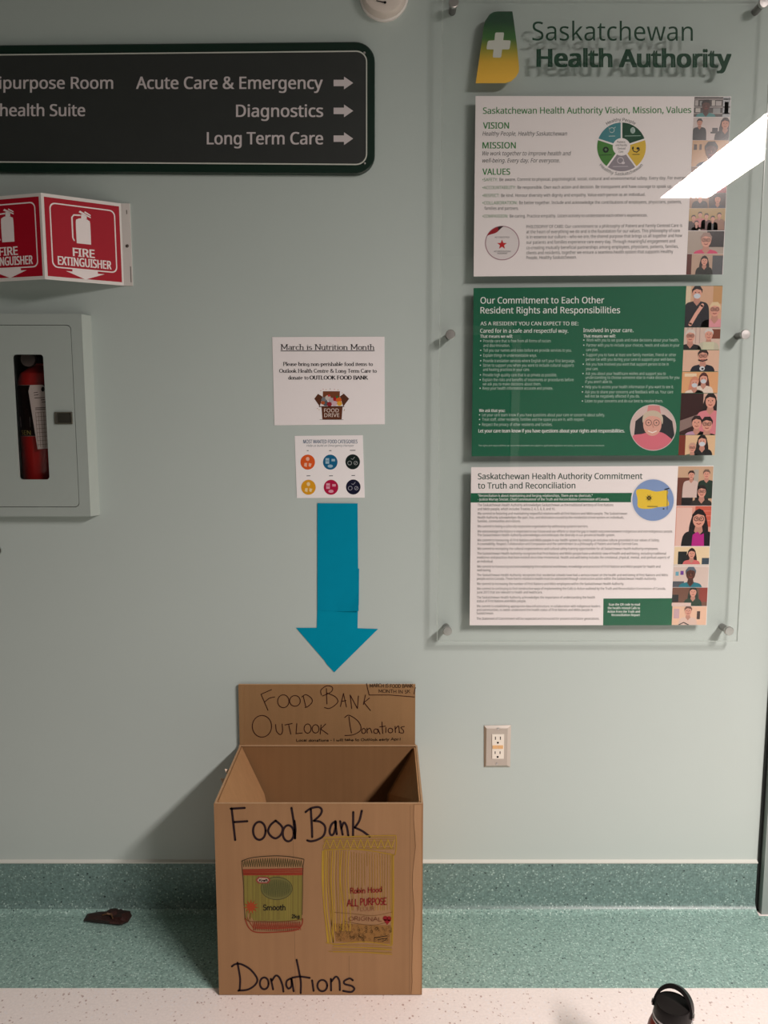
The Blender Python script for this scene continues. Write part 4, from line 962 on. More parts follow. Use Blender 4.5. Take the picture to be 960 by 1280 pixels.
pr.text('- Justice Murray Sinclair, Chief Commissioner of the Truth and Reconciliation Commission of Canada.', X3(49), X3(513), Y3(143), 3.2, WP, .015, 1, res=2)
pr.build('green_band', t)
pr = PR(on(YP)); K3 = (78, 70, 72)
for y, x1, s_ in ((163, 527, 'The Saskatchewan Health Authority acknowledges Saskatchewan as the traditional territory of First Nations'), (177, 322, 'and Métis people, which includes Treaties 2, 4, 5, 6, 8, and 10.'),
    (193, 576, 'We commit to fostering and maintaining respectful relations with all First Nations and Métis people. The Saskatchewan'), (207, 565, 'Health Authority acknowledges the pain, loss, and dislocation caused by the residential school system on individuals,'), (220, 200, 'families, communities and nations.'),
    (238, 438, 'We commit to being a culturally responsive organization by addressing systemic barriers.'), (256, 737, 'We acknowledge the history is important to our future and our efforts to close the gap in health outcomes between indigenous and non-indigenous people.'), (269, 533, 'The Saskatchewan Health Authority acknowledges and embraces the diversity in our provincial health system.'),
    (287, 690, 'We commit to honouring all First Nations and Métis people in our health system by creating an inclusive culture grounded in our values of Safety,'), (300, 615, 'Accountability, Respect, Collaboration and Compassion and the commitment to a philosophy of Patient and Family Centred Care.'), (317, 686, 'We commit to increasing the cultural responsiveness and cultural safety training opportunities for all Saskatchewan Health Authority employees.'),
    (334, 713, 'The Saskatchewan Health Authority recognizes that First Nations and Métis people have a wholistic view of health and well-being, including traditional'), (348, 727, 'medicines and practices that have existed since time immemorial. Health and well-being includes the emotional, physical, mental, and spiritual aspects of'), (362, 103, 'an individual.'),
    (380, 693, 'We commit to honouring and acknowledging the traditional worldviews, knowledge and practices of First Nations and Métis people for health and'), (393, 96, 'well-being.'), (410, 720, 'The Saskatchewan Health Authority recognizes that residential schools have had a serious impact on the health and well-being of First Nations and Métis'),
    (423, 679, 'people across Canada. These harms related to health must be addressed through constructive action within the Saskatchewan Health Authority.'), (441, 565, 'We commit to increasing the number of First Nations and Métis employees within the Saskatchewan Health Authority.'), (458, 712, 'We commit to continuing to find constructive ways of implementing the Calls to Action outlined by the Truth and Reconciliation Commission of Canada,'),
    (471, 277, 'June 2015 that are relevant to health and healthcare.'), (489, 462, 'The Saskatchewan Health Authority acknowledges the importance of understanding the health'), (502, 219, 'status of First Nations and Métis people.'), (520, 481, 'We commit to establishing appropriate data infrastructure, in collaboration with indigenous leaders'),
    (533, 454, 'and communities, to better understand the health status of First Nations and Métis people in'), (545, 105, 'Saskatchewan.'), (564, 478, 'The Statement of Commitment will be respected and honoured for present and future generations.')):
    pr.text(s_, X3(48-(y-163)*.009), X3(x1), Y3(y), 3.1, K3, .004, res=1)
pr.build('body_text', t)
pr = PR(on(YP)); pr.poly([(X3(492), Y3(489)), (X3(737), Y3(488)), (X3(733), Y3(583)), (X3(491), Y3(583.5))], GB)
for s_, x0, y in (('Scan the QR code to read', 511, 514), ('the health related Calls to', 507, 526.5), ('Action from the Truth and', 506, 539), ('Reconciliation Report', 521, 551)): pr.text(s_, X3(x0), X3(621), Y3(y), 3.0, WP, .02, 1, res=2)
pr.build('green_box', t)
pr = PR(on(YP)); cx, cy = 816.3, 625.2
pr.disc(cx, cy, 27.6, 27.6, (238, 232, 232), 1, 40); pr.disc(cx, cy, 26, 26, (132, 158, 204), 2, 40)
pr.poly(sm([(795.5, 612.5), (808, 611.5), (820, 614.5), (834.5, 613), (834, 622), (836, 632), (822, 634), (812, 636), (798, 634.5), (797, 624)], 3, True), (238, 202, 62), 3)
for k in range(8):
    a = math.radians(45*k+22); pr.poly([(cx-5+1.2*math.cos(a-1), 622.5+1.2*math.sin(a-1)), (cx-5+5*math.cos(a), 622.5+5*math.sin(a)), (cx-5+1.2*math.cos(a+1), 622.5+1.2*math.sin(a+1))], (44, 38, 30), 4)
pr.line([(834, 611), (834, 637)], .7, (60, 60, 70), 4); pr.line([(831, 612), (836, 610.5)], 1.4, (30, 34, 40), 4); pr.line([(809, 633), (822, 633.2)], 1.0, (96, 86, 50), 4, False); pr.disc(829.5, 636, 1.2, 1, (40, 44, 50), 4, 8)
pr.build('round_flag_picture', t, M_SATIN)
SL = .0452; YR = 583; XA, XB = 847.8, 891.8
def f(pr, w, h):
    bgr(pr, w, h, (206, 170, 140)); rc(pr, 0, 14, 20, h, (110, 60, 48)); rc(pr, 6, 32, 20, 52, (26, 22, 26), 1); rc(pr, 20, 4, 26, 34, (180, 172, 160), 1); person(pr, 17, 11, 7, 'p', (60, 40, 34), (214, 190, 182)); person(pr, 36, 10, 7.5, 'p', (120, 96, 84), (30, 52, 42)); person(pr, 31, 32, 10, 'p', (34, 22, 24), (44, 40, 38), True, True)
ph(583, 632, f)
def f(pr, w, h):
    bgr(pr, w, h, (226, 164, 148)); rc(pr, 1, 2, 20, h, (234, 196, 184)); rc(pr, 24, 0, w, 26, (206, 96, 76)); [rc(pr, 24, y, w, y+.6, (230, 150, 130), .7) for y in (6, 12, 18)]
    person(pr, 29, 17, 14.5, 'p', (26, 16, 20), (24, 22, 28), True, True); pr.poly([(22, 36), (28, 32), (32, 36), (36, 34), (37, 52), (21, 52)], (184, 36, 134), 5)
ph(632.5, 682.6, f)
def f(pr, w, h):
    bgr(pr, w, h, (238, 214, 176)); rc(pr, 5, 6, 16, h, (28, 34, 34), 1); rc(pr, 35, 14, w, 24, (60, 76, 90), 1); rc(pr, 0, 22, w, h, (226, 214, 204), 6); person(pr, 22, 9, 8, 'p', (40, 24, 24), (214, 110, 110), True)
ph(683.4, 708, f)
def f(pr, w, h):
    bgr(pr, w, h, (220, 200, 190)); rc(pr, 3, 6, 7, 11, (110, 170, 190), 1); rc(pr, 9, 5, 13, 10, (110, 60, 150), 1); rc(pr, 0, 18, 14, h, (80, 84, 92), 1); person(pr, 22, 9, 11, 'd', (92, 104, 118), (28, 120, 136), hat=(92, 104, 118))
ph(708.6, 734, f)
def f(pr, w, h):
    bgr(pr, w, h, (118, 78, 62)); rc(pr, 34, 0, w, 18, (150, 60, 50), 1); rc(pr, 0, 9, 8, 18, (30, 26, 28), 1); person(pr, 26, 6, 8, 'p', (30, 46, 36), (34, 60, 44), True); rc(pr, 0, 19, 24, h, (228, 200, 190), 7)
ph(734.4, 757.6, f)
def f(pr, w, h):
    bgr(pr, w, h, (238, 196, 168)); rc(pr, 3, 3, 10, 15, (206, 170, 176), 1); rc(pr, 32, 6, 36, 16, (70, 50, 46), 1); person(pr, 21, 6, 8, 'p', (110, 80, 70), (226, 196, 182)); pr.line([(10, 23), (16, 20), (22, 23)], 1.2, (50, 40, 44), 7)
ph(758, 781.2, f)

# ------------------------------------------------------------------ power outlet
t = thing('wall_outlet', 'ivory power outlet in a beige metal plate low on the wall', 'outlet', P(621, 932))
g = fr(590, 890, 13.714)
o_ = [P(x, y, 0) for x, y in g([(205, 228), (668, 222), (655, 940), (205, 942)])]
i_ = [P(x, y, -.006) for x, y in g([(248, 282), (612, 280), (600, 915), (240, 920)])]
o2 = [Vector((p.x, -.0015, p.z)) for p in o_]
b = MB(); b.v = o_+o2+i_
for k in (0, 1):
    for i in range(4): j = (i+1) % 4; b.f.append((k*4+i, k*4+j, k*4+4+j, k*4+4+i)); b.sm.append(False)
b.f.append((8, 9, 10, 11)); b.sm.append(False); b.build('cover_plate', M_PLATE, t)
rec = MB(); rec.bev([(615, 917.9), (630.2, 917.9), (629.8, 948.7), (615, 948.7)], -.0082, .0022, .0006); rec = rec.build('receptacle', M_IVORY, t)
pr = PR(on(-.0082))
for x, y, w, h in ((402, 450, 15, 54), (487, 450, 15, 54), (397, 697, 15, 44), (481, 697, 15, 44)):
    pr.poly(g([(x-w/2, y-h/2), (x+w/2, y-h/2), (x+w/2, y+h/2), (x-w/2, y+h/2)]), (40, 30, 26)); pr.build('slot', rec); pr = PR(on(-.0082))
for x, y in ((443, 527), (440, 770)): pr = PR(on(-.0082)); pr.disc(*g([(x, y)])[0], 1.3, 1.3, (22, 16, 14), 0, 12); pr.build('ground_hole', rec)
for x0, x1 in ((352, 440), (446, 535)):
    b = MB(); b.bev(g([(x0, 575), (x1, 575), (x1, 632), (x0, 632)]), -.0094, .0014, .0004); b.build('test_button', mat('orange_tan_button', (.80, .48, .22), .45) if 'orange_tan_button' not in bpy.data.materials else bpy.data.materials['orange_tan_button'], rec)
for x, y in ((446, 288), (425, 888)):
    c_ = P(*g([(x, y)])[0], -.006); b = MB(); b.lathe([(.0034, 0), (.003, .001), (0, .0014)], c_, (0, -1, 0), 14); b.build('screw', M_STEEL, t)

# ------------------------------------------------------------------ cardboard donation box
BX0, BX1, BYF, BYB, BZ = -.382, .088, -.316, -.006, .470
t = thing('donation_box', 'large open brown cardboard box hand-lettered Food Bank Donations', 'box', ((BX0+BX1)/2, (BYF+BYB)/2, 0))
W_ = .005
Z_ = .0025
b = MB(); b.box((BX0, BYF, Z_), (BX1, BYF+W_, BZ)); b.build('front_panel', M_CARD, t)
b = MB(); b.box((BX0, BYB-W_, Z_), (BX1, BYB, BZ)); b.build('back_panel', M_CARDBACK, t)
sl_ = []
for nm, x0, x1 in (('side_panel', BX0, BX0+W_), ('side_panel', BX1-W_, BX1)):
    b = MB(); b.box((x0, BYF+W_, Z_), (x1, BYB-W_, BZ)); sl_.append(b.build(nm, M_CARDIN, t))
b = MB(); b.box((BX0+W_, BYF+W_, Z_), (BX1-W_, BYB-W_, Z_+.006)); b.build('bottom_panel', M_CARDIN, t)
# pale cut edges along the rim
b = MB(); b.box((BX0+.001, BYF+.0005, BZ), (BX1-.001, BYF+W_-.0005, BZ+.0008)); b.box((BX0, BYB-W_+.0005, BZ), (BX1, BYB-.0005, BZ+.0008)); b.box((BX0+.0005, BYF+W_, BZ), (BX0+W_-.0005, BYB-W_, BZ+.0008)); b.box((BX1-W_+.0005, BYF+W_, BZ), (BX1-.0005, BYB-W_, BZ+.0008)); b.build('rim_edge', M_CARDEDGE, t)
# side flaps folded inwards
def flap(pts, name='side_flap', th_=(.0, 0, -.004)):
    pts = [Vector(p) for p in pts]; nrm = (pts[1]-pts[0]).cross(pts[2]-pts[0]).normalized()*.004
    b = MB(); b.prism(pts, [p-nrm for p in pts]); return b.build(name, M_CARDIN, t)
xl_ = BX0+W_; xr_ = BX1-W_
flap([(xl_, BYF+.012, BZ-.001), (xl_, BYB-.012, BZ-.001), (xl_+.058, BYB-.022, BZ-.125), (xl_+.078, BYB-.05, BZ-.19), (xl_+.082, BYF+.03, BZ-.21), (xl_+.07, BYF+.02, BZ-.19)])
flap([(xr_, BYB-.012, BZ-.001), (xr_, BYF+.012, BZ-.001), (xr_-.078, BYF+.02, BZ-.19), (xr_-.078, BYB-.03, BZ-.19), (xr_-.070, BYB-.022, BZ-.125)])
# back flap standing up against the wall
FA = P(302.5, 854.5, -.004); FB = P(518.5, 854.5, -.004)
b = MB(); b.box((BX0+.002, -.010, BZ+.002), (BX1-.006, -.0055, FA.z-.001)); fb = b.build('back_flap', M_CARDFLAP, t)
b = MB(); b.box((BX0+.002, -.0095, FA.z-.001), (BX1-.006, -.006, FA.z)); b.build('cut_edge', M_CARDEDGE, fb)
b = MB(); b.box((BX0+.0015, -.0114, BZ+.003), (BX0+.015, -.010, FA.z-.002)); b.build('folded_edge', M_CARDFLAP, fb)
b = MB(); b.box((BX0, -.013, BZ+.0006), (BX1-.004, -.0055, BZ+.0035)); b.build('fold_crease', M_CARDEDGE, fb)
# torn handle paper on both sides
b = MB(); a = FL(283, 968, BZ-.045)
b.add([(BX0-.001, -.16, .435), (BX0-.012, -.165, .442), (BX0-.020, -.155, .452), (BX0-.008, -.150, .448)], [(0, 1, 2, 3)]); b.add([(BX0-.001, -.14, .455), (BX0-.008, -.145, .461), (BX0-.012, -.138, .468), (BX0, -.132, .462)], [(0, 1, 2, 3)])
b.build('torn_tab', mat('torn_paper', (.78, .62, .48), .8), sl_[0])
b = MB(); b.add([(xr_-.0005, -.118, BZ-.026), (xr_-.004, -.122, BZ-.018), (xr_-.0045, -.150, BZ-.018), (xr_-.0005, -.156, BZ-.026), (xr_-.001, -.138, BZ-.036)], [(0, 1, 2, 3, 4)]); b.build('torn_tab', bpy.data.materials['torn_paper'], sl_[1])
# glue seam down the right of the front and a worn corner
xg0 = P(517, 1100, BYF)[0]; xg1 = P(526.5, 1100, BYF)[0]
b = MB(); n = 14; L_ = []; R_ = []
for k in range(n+1):
    z = Z_+.002+(BZ-Z_-.004)*k/n; L_.append((xg0+.0025*math.sin(k*1.3)-.004*(k < 3)+.002*(k > 10), z)); R_.append((xg1+.001*math.sin(k*.9), z))
pts = [Vector((x, BYF-.0012, z)) for x, z in L_]+[Vector((x, BYF-.0012, z)) for x, z in reversed(R_)]
for k in range(n):
    q = [Vector((L_[k][0], BYF-.0012, L_[k][1])), Vector((R_[k][0], BYF-.0012, R_[k][1])), Vector((R_[k+1][0], BYF-.0012, R_[k+1][1])), Vector((L_[k+1][0], BYF-.0012, L_[k+1][1]))]
    b.prism(q, [p+Vector((0, .0012, 0)) for p in q])
b.build('glue_seam', cardboard('seam_cardboard', (.37, .21, .105)), t)
cr = mat('pressed_score_line', (.20, .108, .05), .85)
for px_, y0, y1 in ((365.5, 1004, 1245), (436, 1195, 1245), (512.5, 1004, 1245)):
    b = MB(); p0 = P(px_, y0, BYF); b.box((p0.x, BYF-.0002, Z_+.004 if y1 > 1240 else .1), (p0.x+.0011, BYF+.0005, BZ-.004 if y0 < 1100 else .10)); b.build('score_line', cr, t)
# --- hand lettering in marker
def hand(name, jobs, w, col, Y, parent):
    pr = PR(on(Y))
    for ly, (f_, s_) in enumerate(jobs):
        for st in s_:
            pts = f_(st); pr.line(sm(pts, 5) if len(pts) > 2 else pts, w, col, (ly % 3)*.3)
    return pr.build(name, parent)
MK = (34, 18, 22); YB_ = BYF-.0004
g1 = fr(280, 1000, 9.6); g2 = fr(370, 1000, 9.6)
hand('food_lettering', [
 (g1, [[(80,105),(250,95)], [(92,100),(108,240),(135,480)], [(125,265),(280,255)]]), (g1, [ell(425,370,75,108)]), (g1, [[(620,248),(560,300),(530,370),(560,430),(620,460),(680,420),(705,350),(680,300),(620,248)]]),
 (g1, [ell(772,400,66,96), [(810,95),(835,250),(855,460)], [(845,250),(858,350),(850,460)]])], 2.7, MK, YB_, t)
hand('bank_lettering', [
 (g2, [[(178,110),(190,300),(195,445)], [(115,145),(180,100),(270,85),(310,120),(290,180),(215,250)], [(215,250),(290,262),(345,310),(350,380),(320,440),(250,480),(180,495),(135,485)]]),
 (g2, [[(475,255),(430,290),(405,360),(415,415),(450,410),(475,330),(480,265)], [(470,270),(490,410)]]), (g2, [[(530,255),(560,415)], [(545,340),(575,270),(610,320),(628,425)]]),
 (g2, [[(688,145),(685,435)], [(790,130),(760,250),(705,330)], [(705,330),(800,375),(885,440)]])], 2.7, MK, YB_, t)
g1 = fr(280, 1195, 10.667); g2 = fr(360, 1195, 10.667)
hand('donations_lettering', [
 (g1, [[(180,90),(215,300),(208,460)], [(105,140),(150,110),(230,110),(340,170),(420,260),(445,330),(400,400),(310,450),(190,462)]]), (g1, [ell(537,365,58,78)]), (g1, [[(625,305),(655,445)], [(640,330),(690,262),(740,290),(780,390),(793,475)]]),
 (g1, [[(890,300),(840,330),(830,390),(860,435),(900,400),(900,310)], [(900,300),(930,470)]]), (g2, [[(115,50),(150,220),(172,350),(170,495)], [(55,290),(160,275),(290,292)]]), (g2, [[(322,325),(342,465)]]), (g2, [ell(458,395,65,75)]),
 (g2, [[(572,305),(575,460)], [(580,340),(640,275),(685,330),(692,455)]]), (g2, [[(865,325),(820,300),(750,335),(760,375),(850,400),(885,440),(840,480),(735,465)]])], 2.4, MK, YB_, t)
YK = -.0104; g1 = fr(300, 850, 8.727); g2 = fr(400, 850, 8.0); PN = (58, 24, 20)
hand('flap_lettering', [
 (g1, [[(345,105),(230,155)], [(230,155),(305,330)], [(270,240),(320,200),(380,185)]]), (g1, [ell(473,232,62,70)]), (g1, [ell(600,228,58,58)]), (g1, [[(690,175),(720,295)], [(675,185),(720,160),(780,200),(785,245),(740,290),(710,300)]]),
 (g1, [ell(240,505,105,118)]), (g1, [[(388,485),(400,560),(440,595),(465,560),(460,480)], [(490,490),(570,475)], [(530,482),(555,590)], [(620,475),(612,585)], [(612,585),(680,578)]]), (g1, [ell(738,530,38,50), ell(825,533,37,45)]), (g1, [[(885,490),(875,590)], [(935,480),(880,535)], [(880,535),(960,590)]]),
 (g2, [[(65,85),(70,240)], [(15,150),(10,100),(70,58),(125,75),(110,120),(25,160)], [(70,130),(150,165),(180,215),(140,260),(90,285),(45,275)]]), (g2, [[(205,265),(235,135)], [(235,135),(265,270)], [(215,215),(260,205)]]),
 (g2, [[(318,285),(302,150)], [(302,150),(375,285)], [(375,285),(385,160)]]), (g2, [[(455,150),(435,245)], [(495,180),(440,225)], [(440,225),(505,305)]]),
 (g2, [[(290,365),(300,450),(315,530)], [(248,375),(290,352),(370,400),(408,460),(400,510),(330,548),(250,555)]]), (g2, [ell(437,510,20,25), [(470,480),(473,530)], [(472,500),(500,482),(520,530)], ell(560,512,22,22), [(580,490),(600,540)]]),
 (g2, [[(620,420),(628,535)], [(598,468),(655,462)], [(660,475),(658,525)], ell(705,505,23,23), [(752,465),(755,525)], [(755,490),(785,460),(795,525)], [(845,465),(810,475),(835,505),(830,530),(790,525)]])], 1.0, PN, YK, fb)
pr = PR(on(YK))
for st in ([(465,35),(492,150)], [(492,150),(700,150),(945,170)], [(955,75),(940,140)]): pr.line(g2(st), .9, PN)
pr.glyphs('MARCH IS FOOD BANK', 462, 516.5, 859, 4.2, (40, 18, 18), .14, False, wob=.12, yb1=859.5)
pr.glyphs('MONTH IN SK', 473, 513, 866.3, 4.0, (40, 18, 18), .14, False, wob=.12)
pr.glyphs('Local donations - I will take to Outlook early Apr.l', 370, 501, 927, 3.0, (30, 14, 14), .2, False, wob=.12, yb1=925.3)
pr.build('small_note_lettering', fb)
# --- jar drawing in marker and pencil
g = fr(295, 1060, 9.6); pr = PR(on(YB_), .0001)
GRN = (78, 74, 38); RDP = (152, 58, 36); OL = (132, 122, 52)
pr.poly(g([(90, 320), (800, 315), (790, 870), (600, 880), (215, 870), (105, 720)]), (134, 122, 58))
for k in range(34):
    x = 95+k*21; pr.line(g([(x, 325+random.uniform(-5, 8)), (x+random.uniform(-6, 12), 865+random.uniform(-8, 8))]), .9, random.choice([(142, 132, 60), (126, 112, 54), (150, 136, 66)]), 1, False)
for (a_, c_) in (((80, 265), (810, 250)), ((82, 285), (810, 275)), ((84, 305), (808, 300)), ((86, 320), (806, 318))): pr.line(g([a_, c_]), 1.9, RDP, 2, False)
z = []
for k in range(54): z.append((80+k*13.5, (150-30*math.sin(k/53*math.pi)) if k % 2 == 0 else 228))
pr.line(g(z), .65, GRN, 2, False)
pr.line(sm(g([(70, 155), (200, 115), (450, 95), (650, 105), (815, 135)]), 4), .9, (54, 44, 28), 3)
for st in ([(68, 160), (78, 300), (92, 450), (96, 650), (110, 830)], [(818, 140), (802, 260), (800, 500), (795, 800)]): pr.line(sm(g(st), 4), .7, (70, 52, 32), 3)
z = []
for k in range(52): z.append((200+k*11.3, 880 if k % 2 == 0 else 985+10*math.sin(k/51*math.pi)))
pr.line(g(z), .7, RDP, 2, False); pr.line(sm(g([(108, 840), (150, 950), (240, 1010), (480, 1010), (720, 985), (790, 920), (800, 850)]), 5), 1.3, RDP, 3); pr.line(g([(230, 960), (480, 965), (760, 950)]), 1.2, RDP, 3); pr.line(sm(g([(110, 840), (160, 880), (300, 880), (480, 885), (700, 870), (795, 850)]), 4), .7, (120, 70, 34), 3)
pr.line(sm(g([(130, 830), (170, 900), (220, 980)]), 4), .8, RDP, 3)
pr.disc(*g([(488, 485)])[0], 19.5, 14, (118, 114, 64), 3, 32); pr.line(g(ell(488, 485, 188, 136, n=28)), .6, (62, 60, 36), 4)
z = []
for k in range(40): z.append((320+k*8.6, 485-(105 if k % 2 else -105)*math.sqrt(max(0, 1-((k-19.5)/21)**2))))
pr.line(g(z), .4, (70, 76, 40), 4, False)
pr.poly(g([(235, 385), (270, 342), (385, 350), (415, 385), (385, 425), (265, 425)]), (150, 66, 56), 5); pr.poly(g([(255, 385), (280, 358), (375, 362), (395, 385), (372, 412), (278, 412)]), (196, 170, 150), 6)
pts = []
for k in range(22): a = math.radians(-90+360*k/22); r = 10.0 if k % 2 == 0 else 4.6; pts.append((313.7+r*.95*math.cos(a), 1133.5+r*.95*math.sin(a)))
for k in range(22): pr.poly([(313.7, 1133.5), pts[k], pts[(k+1) % 22]], (168, 70, 34), 4)
pr.line(g([(180, 780), (165, 850)]), .8, (120, 50, 30), 4)
pr.gain = .72; pr.build('jar_drawing', t)
pr = PR(on(YB_), .0012)
pr.glyphs('Smooth', 328.6, 357.6, 1137.6, 6.6, (20, 16, 20), .15, False, wob=.04); pr.build('smooth_lettering', t)
pr = PR(on(YB_), .0012); pr.glyphs('2kg', 364.5, 374.8, 1147.5, 4.2, (20, 16, 20), .2, False); pr.build('weight_lettering', t)
pr = PR(on(YB_), .0012); pr.glyphs('Kraft', 323.6, 334.8, 1102, 3.0, (20, 14, 16), .25, False)
pr.build('lozenge_lettering', t)
# --- flour bag drawing
g = fr(395, 1035, 7.755); pr = PR(on(YB_), .0001)
YL = (178, 142, 44); YL2 = (158, 122, 54); YL3 = (192, 158, 54)
for st in ([(70, 95), (400, 80), (770, 72)], [(75, 215), (330, 205), (520, 220), (760, 262)], [(775, 70), (780, 165), (768, 262)], [(95, 1110), (200, 1125), (480, 1105), (740, 1140)], [(165, 1200), (450, 1205), (740, 1225)], [(170, 1150), (460, 1160), (740, 1180)]): pr.line(sm(g(st), 4), 1.1, YL, 2, False)
for k in range(7): pr.line(g([(60+random.uniform(0, 20), 95+k*18), (760, 88+k*20+random.uniform(-5, 5))]), .9, YL2, 1, False)
z = [(70+k*33, 110 if k % 2 else 200) for k in range(22)]; pr.line(g(z), .8, YL3, 3, False)
for k in range(4): pr.line(g([(150+random.uniform(-30, 10), 1130+k*22), (735, 1140+k*22)]), .9, YL2, 1, False)
for x, w, cc in [(66, 1.6, YL3), (80, 1.4, YL), (98, 1.3, YL3), (118, 1.0, YL), (136, 1.0, YL2), (160, 1.5, YL), (182, 1.0, YL3), (205, 1.0, YL2), (228, .9, YL), (250, 1.3, YL), (270, .9, YL2), (292, 1.0, YL), (320, .8, YL3)]:
    pr.line(sm(g([(x, 220), (x-6+random.uniform(-8, 8), 500), (x+random.uniform(0, 20), 800), (x+40*(x < 130)+10, 1110 if x < 180 else 1000)]), 4), w, cc, 2+(x % 3)*.2, False)
for k in range(16):
    x = 345+k*25; pr.line(g([(x, 225+random.uniform(0, 30)), (x+random.uniform(-10, 10), random.choice([370, 560, 780]) if 380 < x < 560 else 800)]), .75, random.choice([YL2, (158, 122, 56), (172, 132, 50)]), 1, False)
for x in (735, 745, 752): pr.line(g([(x, 260), (x+3, 700), (x-10, 1130)]), .8, YL, 2, False)
pr.line(sm(g([(180, 818), (350, 830), (550, 850), (740, 815)]), 4), .5, (120, 84, 40), 3)
pr.line(sm(g([(280, 905), (420, 930), (560, 942), (720, 905)]), 4), .5, (110, 76, 40), 3)
for k in range(150):
    x = random.uniform(180, 715); y = random.uniform(930, 1095)
    if y < 950 and 350 < x < 700: continue
    pr.line(sm(g([(x, y), (x+12, y-9), (x+22, y+4), (x+10, y+12)]), 3), .38, (98, 70, 36), 2, False)
pr.poly(g([(172, 925), (720, 945), (715, 1120), (195, 1100)]), (150, 108, 58), 0)
pr.line(g([(570, 1065), (690, 1045)]), .9, (34, 26, 20), 3); pr.line(g([(565, 1110), (565, 1060), (620, 1060)]), .5, (40, 30, 22), 3); pr.line(g([(600, 1080), (690, 1070)]), .8, (34, 26, 20), 3); pr.line(g([(640, 1100), (680, 1085)]), .8, (34, 26, 20), 3)
MR = (142, 22, 30); pr.disc(*g([(672, 875)])[0], 3, 3, MR, 4, 12); pr.disc(*g([(708, 878)])[0], 2.8, 3, MR, 4, 12); pr.poly(g([(650, 885), (730, 890), (690, 940)]), MR, 4)
pr.gain = .74; pr.build('flour_bag_drawing', t)
pr = PR(on(YB_), .0012); R1 = (130, 22, 30)
pr.glyphs('Robin Hood', 437.5, 477.8, 1116.8, 6.4, R1, .15, False, wob=.05, yb1=1114.6)
pr.glyphs('ALL PURPOSE', 433.8, 483.6, 1132.6, 8.2, R1, .13, False, wob=.05, yb1=1130.2)
pr.glyphs('FLOUR', 446.5, 468, 1138.6, 5.0, (126, 78, 52), .1, False, wob=.05)
pr.glyphs('ORIGINAL', 435.8, 477.5, 1150.5, 4.8, (104, 58, 38), .13, False, wob=.08, yb1=1151.5)
pr.build('flour_bag_lettering', t)

# ------------------------------------------------------------------ dark scrap on the floor
t = thing('debris_scrap', 'crumpled dark brown scrap lying on the green floor left of the box', 'litter', FL(135, 1152, .002))
top = [(104, 1151), (109, 1142), (120, 1139.5), (133, 1138.5), (138, 1135), (150, 1132.5), (155, 1137), (164, 1138.5), (165, 1145), (160, 1153), (152, 1156.5), (136, 1155.5), (120, 1153.5)]
c_ = (138, 1147)
b = MB(); base = [FL(x, y, .002) for x, y in top]; n = len(top)
mid = [FL(x+(c_[0]-x)*.12, y+(c_[1]-y)*.12, .012+.005*math.sin(i*2.1)) for i, (x, y) in enumerate(top)]
inn = [FL(x+(c_[0]-x)*.45, y+(c_[1]-y)*.45, .016+.006*math.sin(i*1.7+1)) for i, (x, y) in enumerate(top)]
b.v = base+mid+inn+[FL(*c_, .013)]
for k in (0, 1):
    for i in range(n): j = (i+1) % n; b.f.append((k*n+i, k*n+j, k*n+n+j, k*n+n+i)); b.sm.append(True)
for i in range(n): b.f.append((2*n+i, 2*n+(i+1) % n, 3*n)); b.sm.append(True)
b.f.append(tuple(range(n))); b.sm.append(False); b.build('crumpled_leaf', M_LEAF, t)
b = MB(); b.tube([FL(128, 1144, .018), FL(134, 1142, .024), FL(139, 1143, .02), FL(141, 1148, .02)], [.002, .003, .003, .0015], 8); b.build('curled_fold', mat('tan_fold', (.10, .05, .02), .6), t)

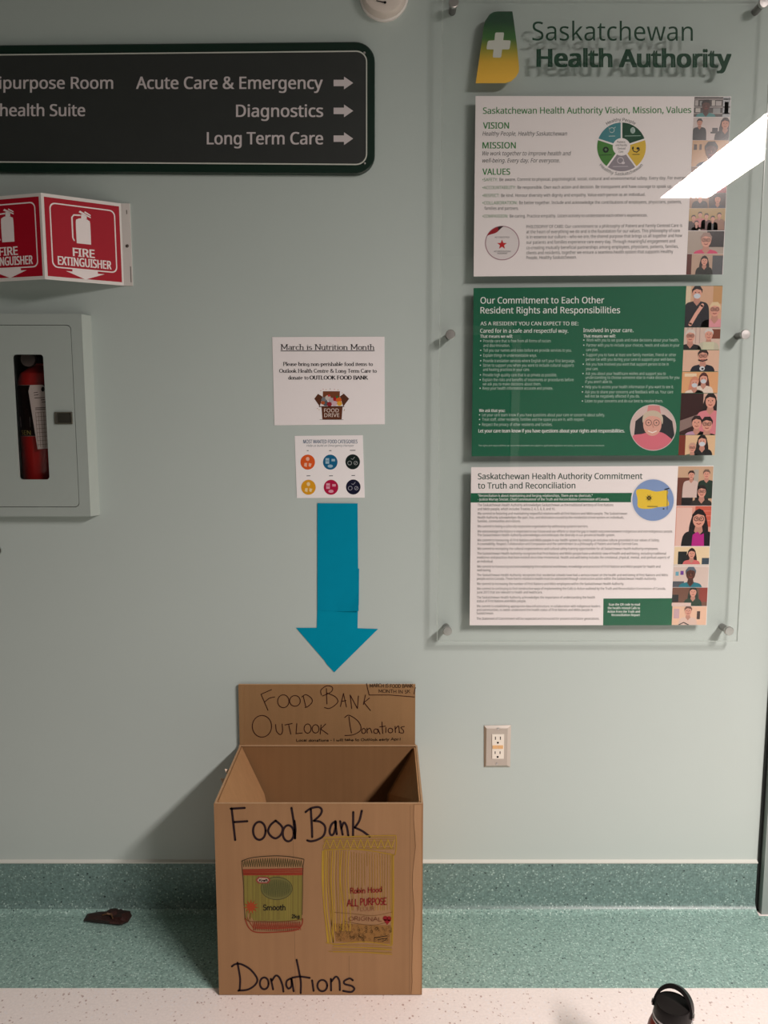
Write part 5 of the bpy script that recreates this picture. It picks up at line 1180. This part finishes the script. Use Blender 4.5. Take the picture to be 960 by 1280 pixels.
# ------------------------------------------------------------------ drink bottle
LZ = .232
cB = FL(841.5, 1254, LZ)
bt = thing('drink_bottle', 'red bottle with black loop-handled lid at the bottom right edge', 'bottle', (cB.x, cB.y, 0))
o = (cB.x, cB.y, 0)
b = MB(); b.lathe([(0, 0), (.043, 0), (.047, .004), (.047, .150), (.046, .165), (.043, .180), (.038, .193), (.035, .1965), (0, .1965)], o, (0, 0, 1), 48); b.build('body', M_BOTTLE, bt)
b = MB(); b.lathe([(.0352, .1966), (.0358, .1972), (.0352, .2072), (.034, .2078)], o, (0, 0, 1), 48); bnd = b.build('neck_band', M_BAND, bt)
b = MB(); b.lathe([(.0357, .2000), (.0361, .2002), (.0359, .2042), (.0355, .2044)], o, (0, 0, 1), 48); b.build('dark_stripe', M_BLACK, bnd)
b = MB(); b.lathe([(.0338, .208), (.0345, .209), (.0338, .219), (.0325, LZ-.003), (.0312, LZ), (.0300, LZ), (.0292, LZ-.0012)], o, (0, 0, 1), 48); lid = b.build('lid', M_BLACK, bt)
b = MB(); b.lathe([(.0296, LZ-.0012), (.015, LZ-.0008), (0, LZ-.0007)], o, (0, 0, 1), 48); b.build('lid_top', M_LID, lid)
# loop handle: a flat strap arching from one side of the lid to the other, leaning back
A0 = math.radians(-32); ux = Vector((math.cos(A0), math.sin(A0), 0)); lean = Vector((-math.sin(A0), math.cos(A0), 0))
b = MB(); n = 24; o3 = Vector((cB.x, cB.y, LZ-.012)); prof_ = []
for k in range(n+1):
    a = math.pi*k/n; ro, ri = 1.0, .86
    for rr in (1.0, .82):
        h = math.sin(a)*.037*(1 if rr == 1 else .80); p = o3+ux*(-math.cos(a)*.0362*(1.0 if rr == 1.0 else .89))+Vector((0, 0, h))+lean*(h*.55)
        for sgn in (-1, 1): prof_.append(p+lean*(.0100*sgn)-Vector((0, 0, .0065*sgn*math.sin(a))))
b.v = prof_
for k in range(n):
    m = 4*k
    for q in ((0, 1, 5, 4), (2, 6, 7, 3), (0, 4, 6, 2), (1, 3, 7, 5)): b.f.append(tuple(m+i for i in q)); b.sm.append(True)
b.f.append((0, 2, 3, 1)); b.sm.append(False); b.f.append((4*n, 4*n+1, 4*n+3, 4*n+2)); b.sm.append(False)
hd = b.build('handle', M_BLACK, lid)
for s_ in (-1, 1):
    b = MB(); b.lathe([(.006, 0), (.006, .003), (0, .0035)], o3+ux*(.0355*s_), ux*s_, 16); b.build('pivot', M_STEEL, hd)
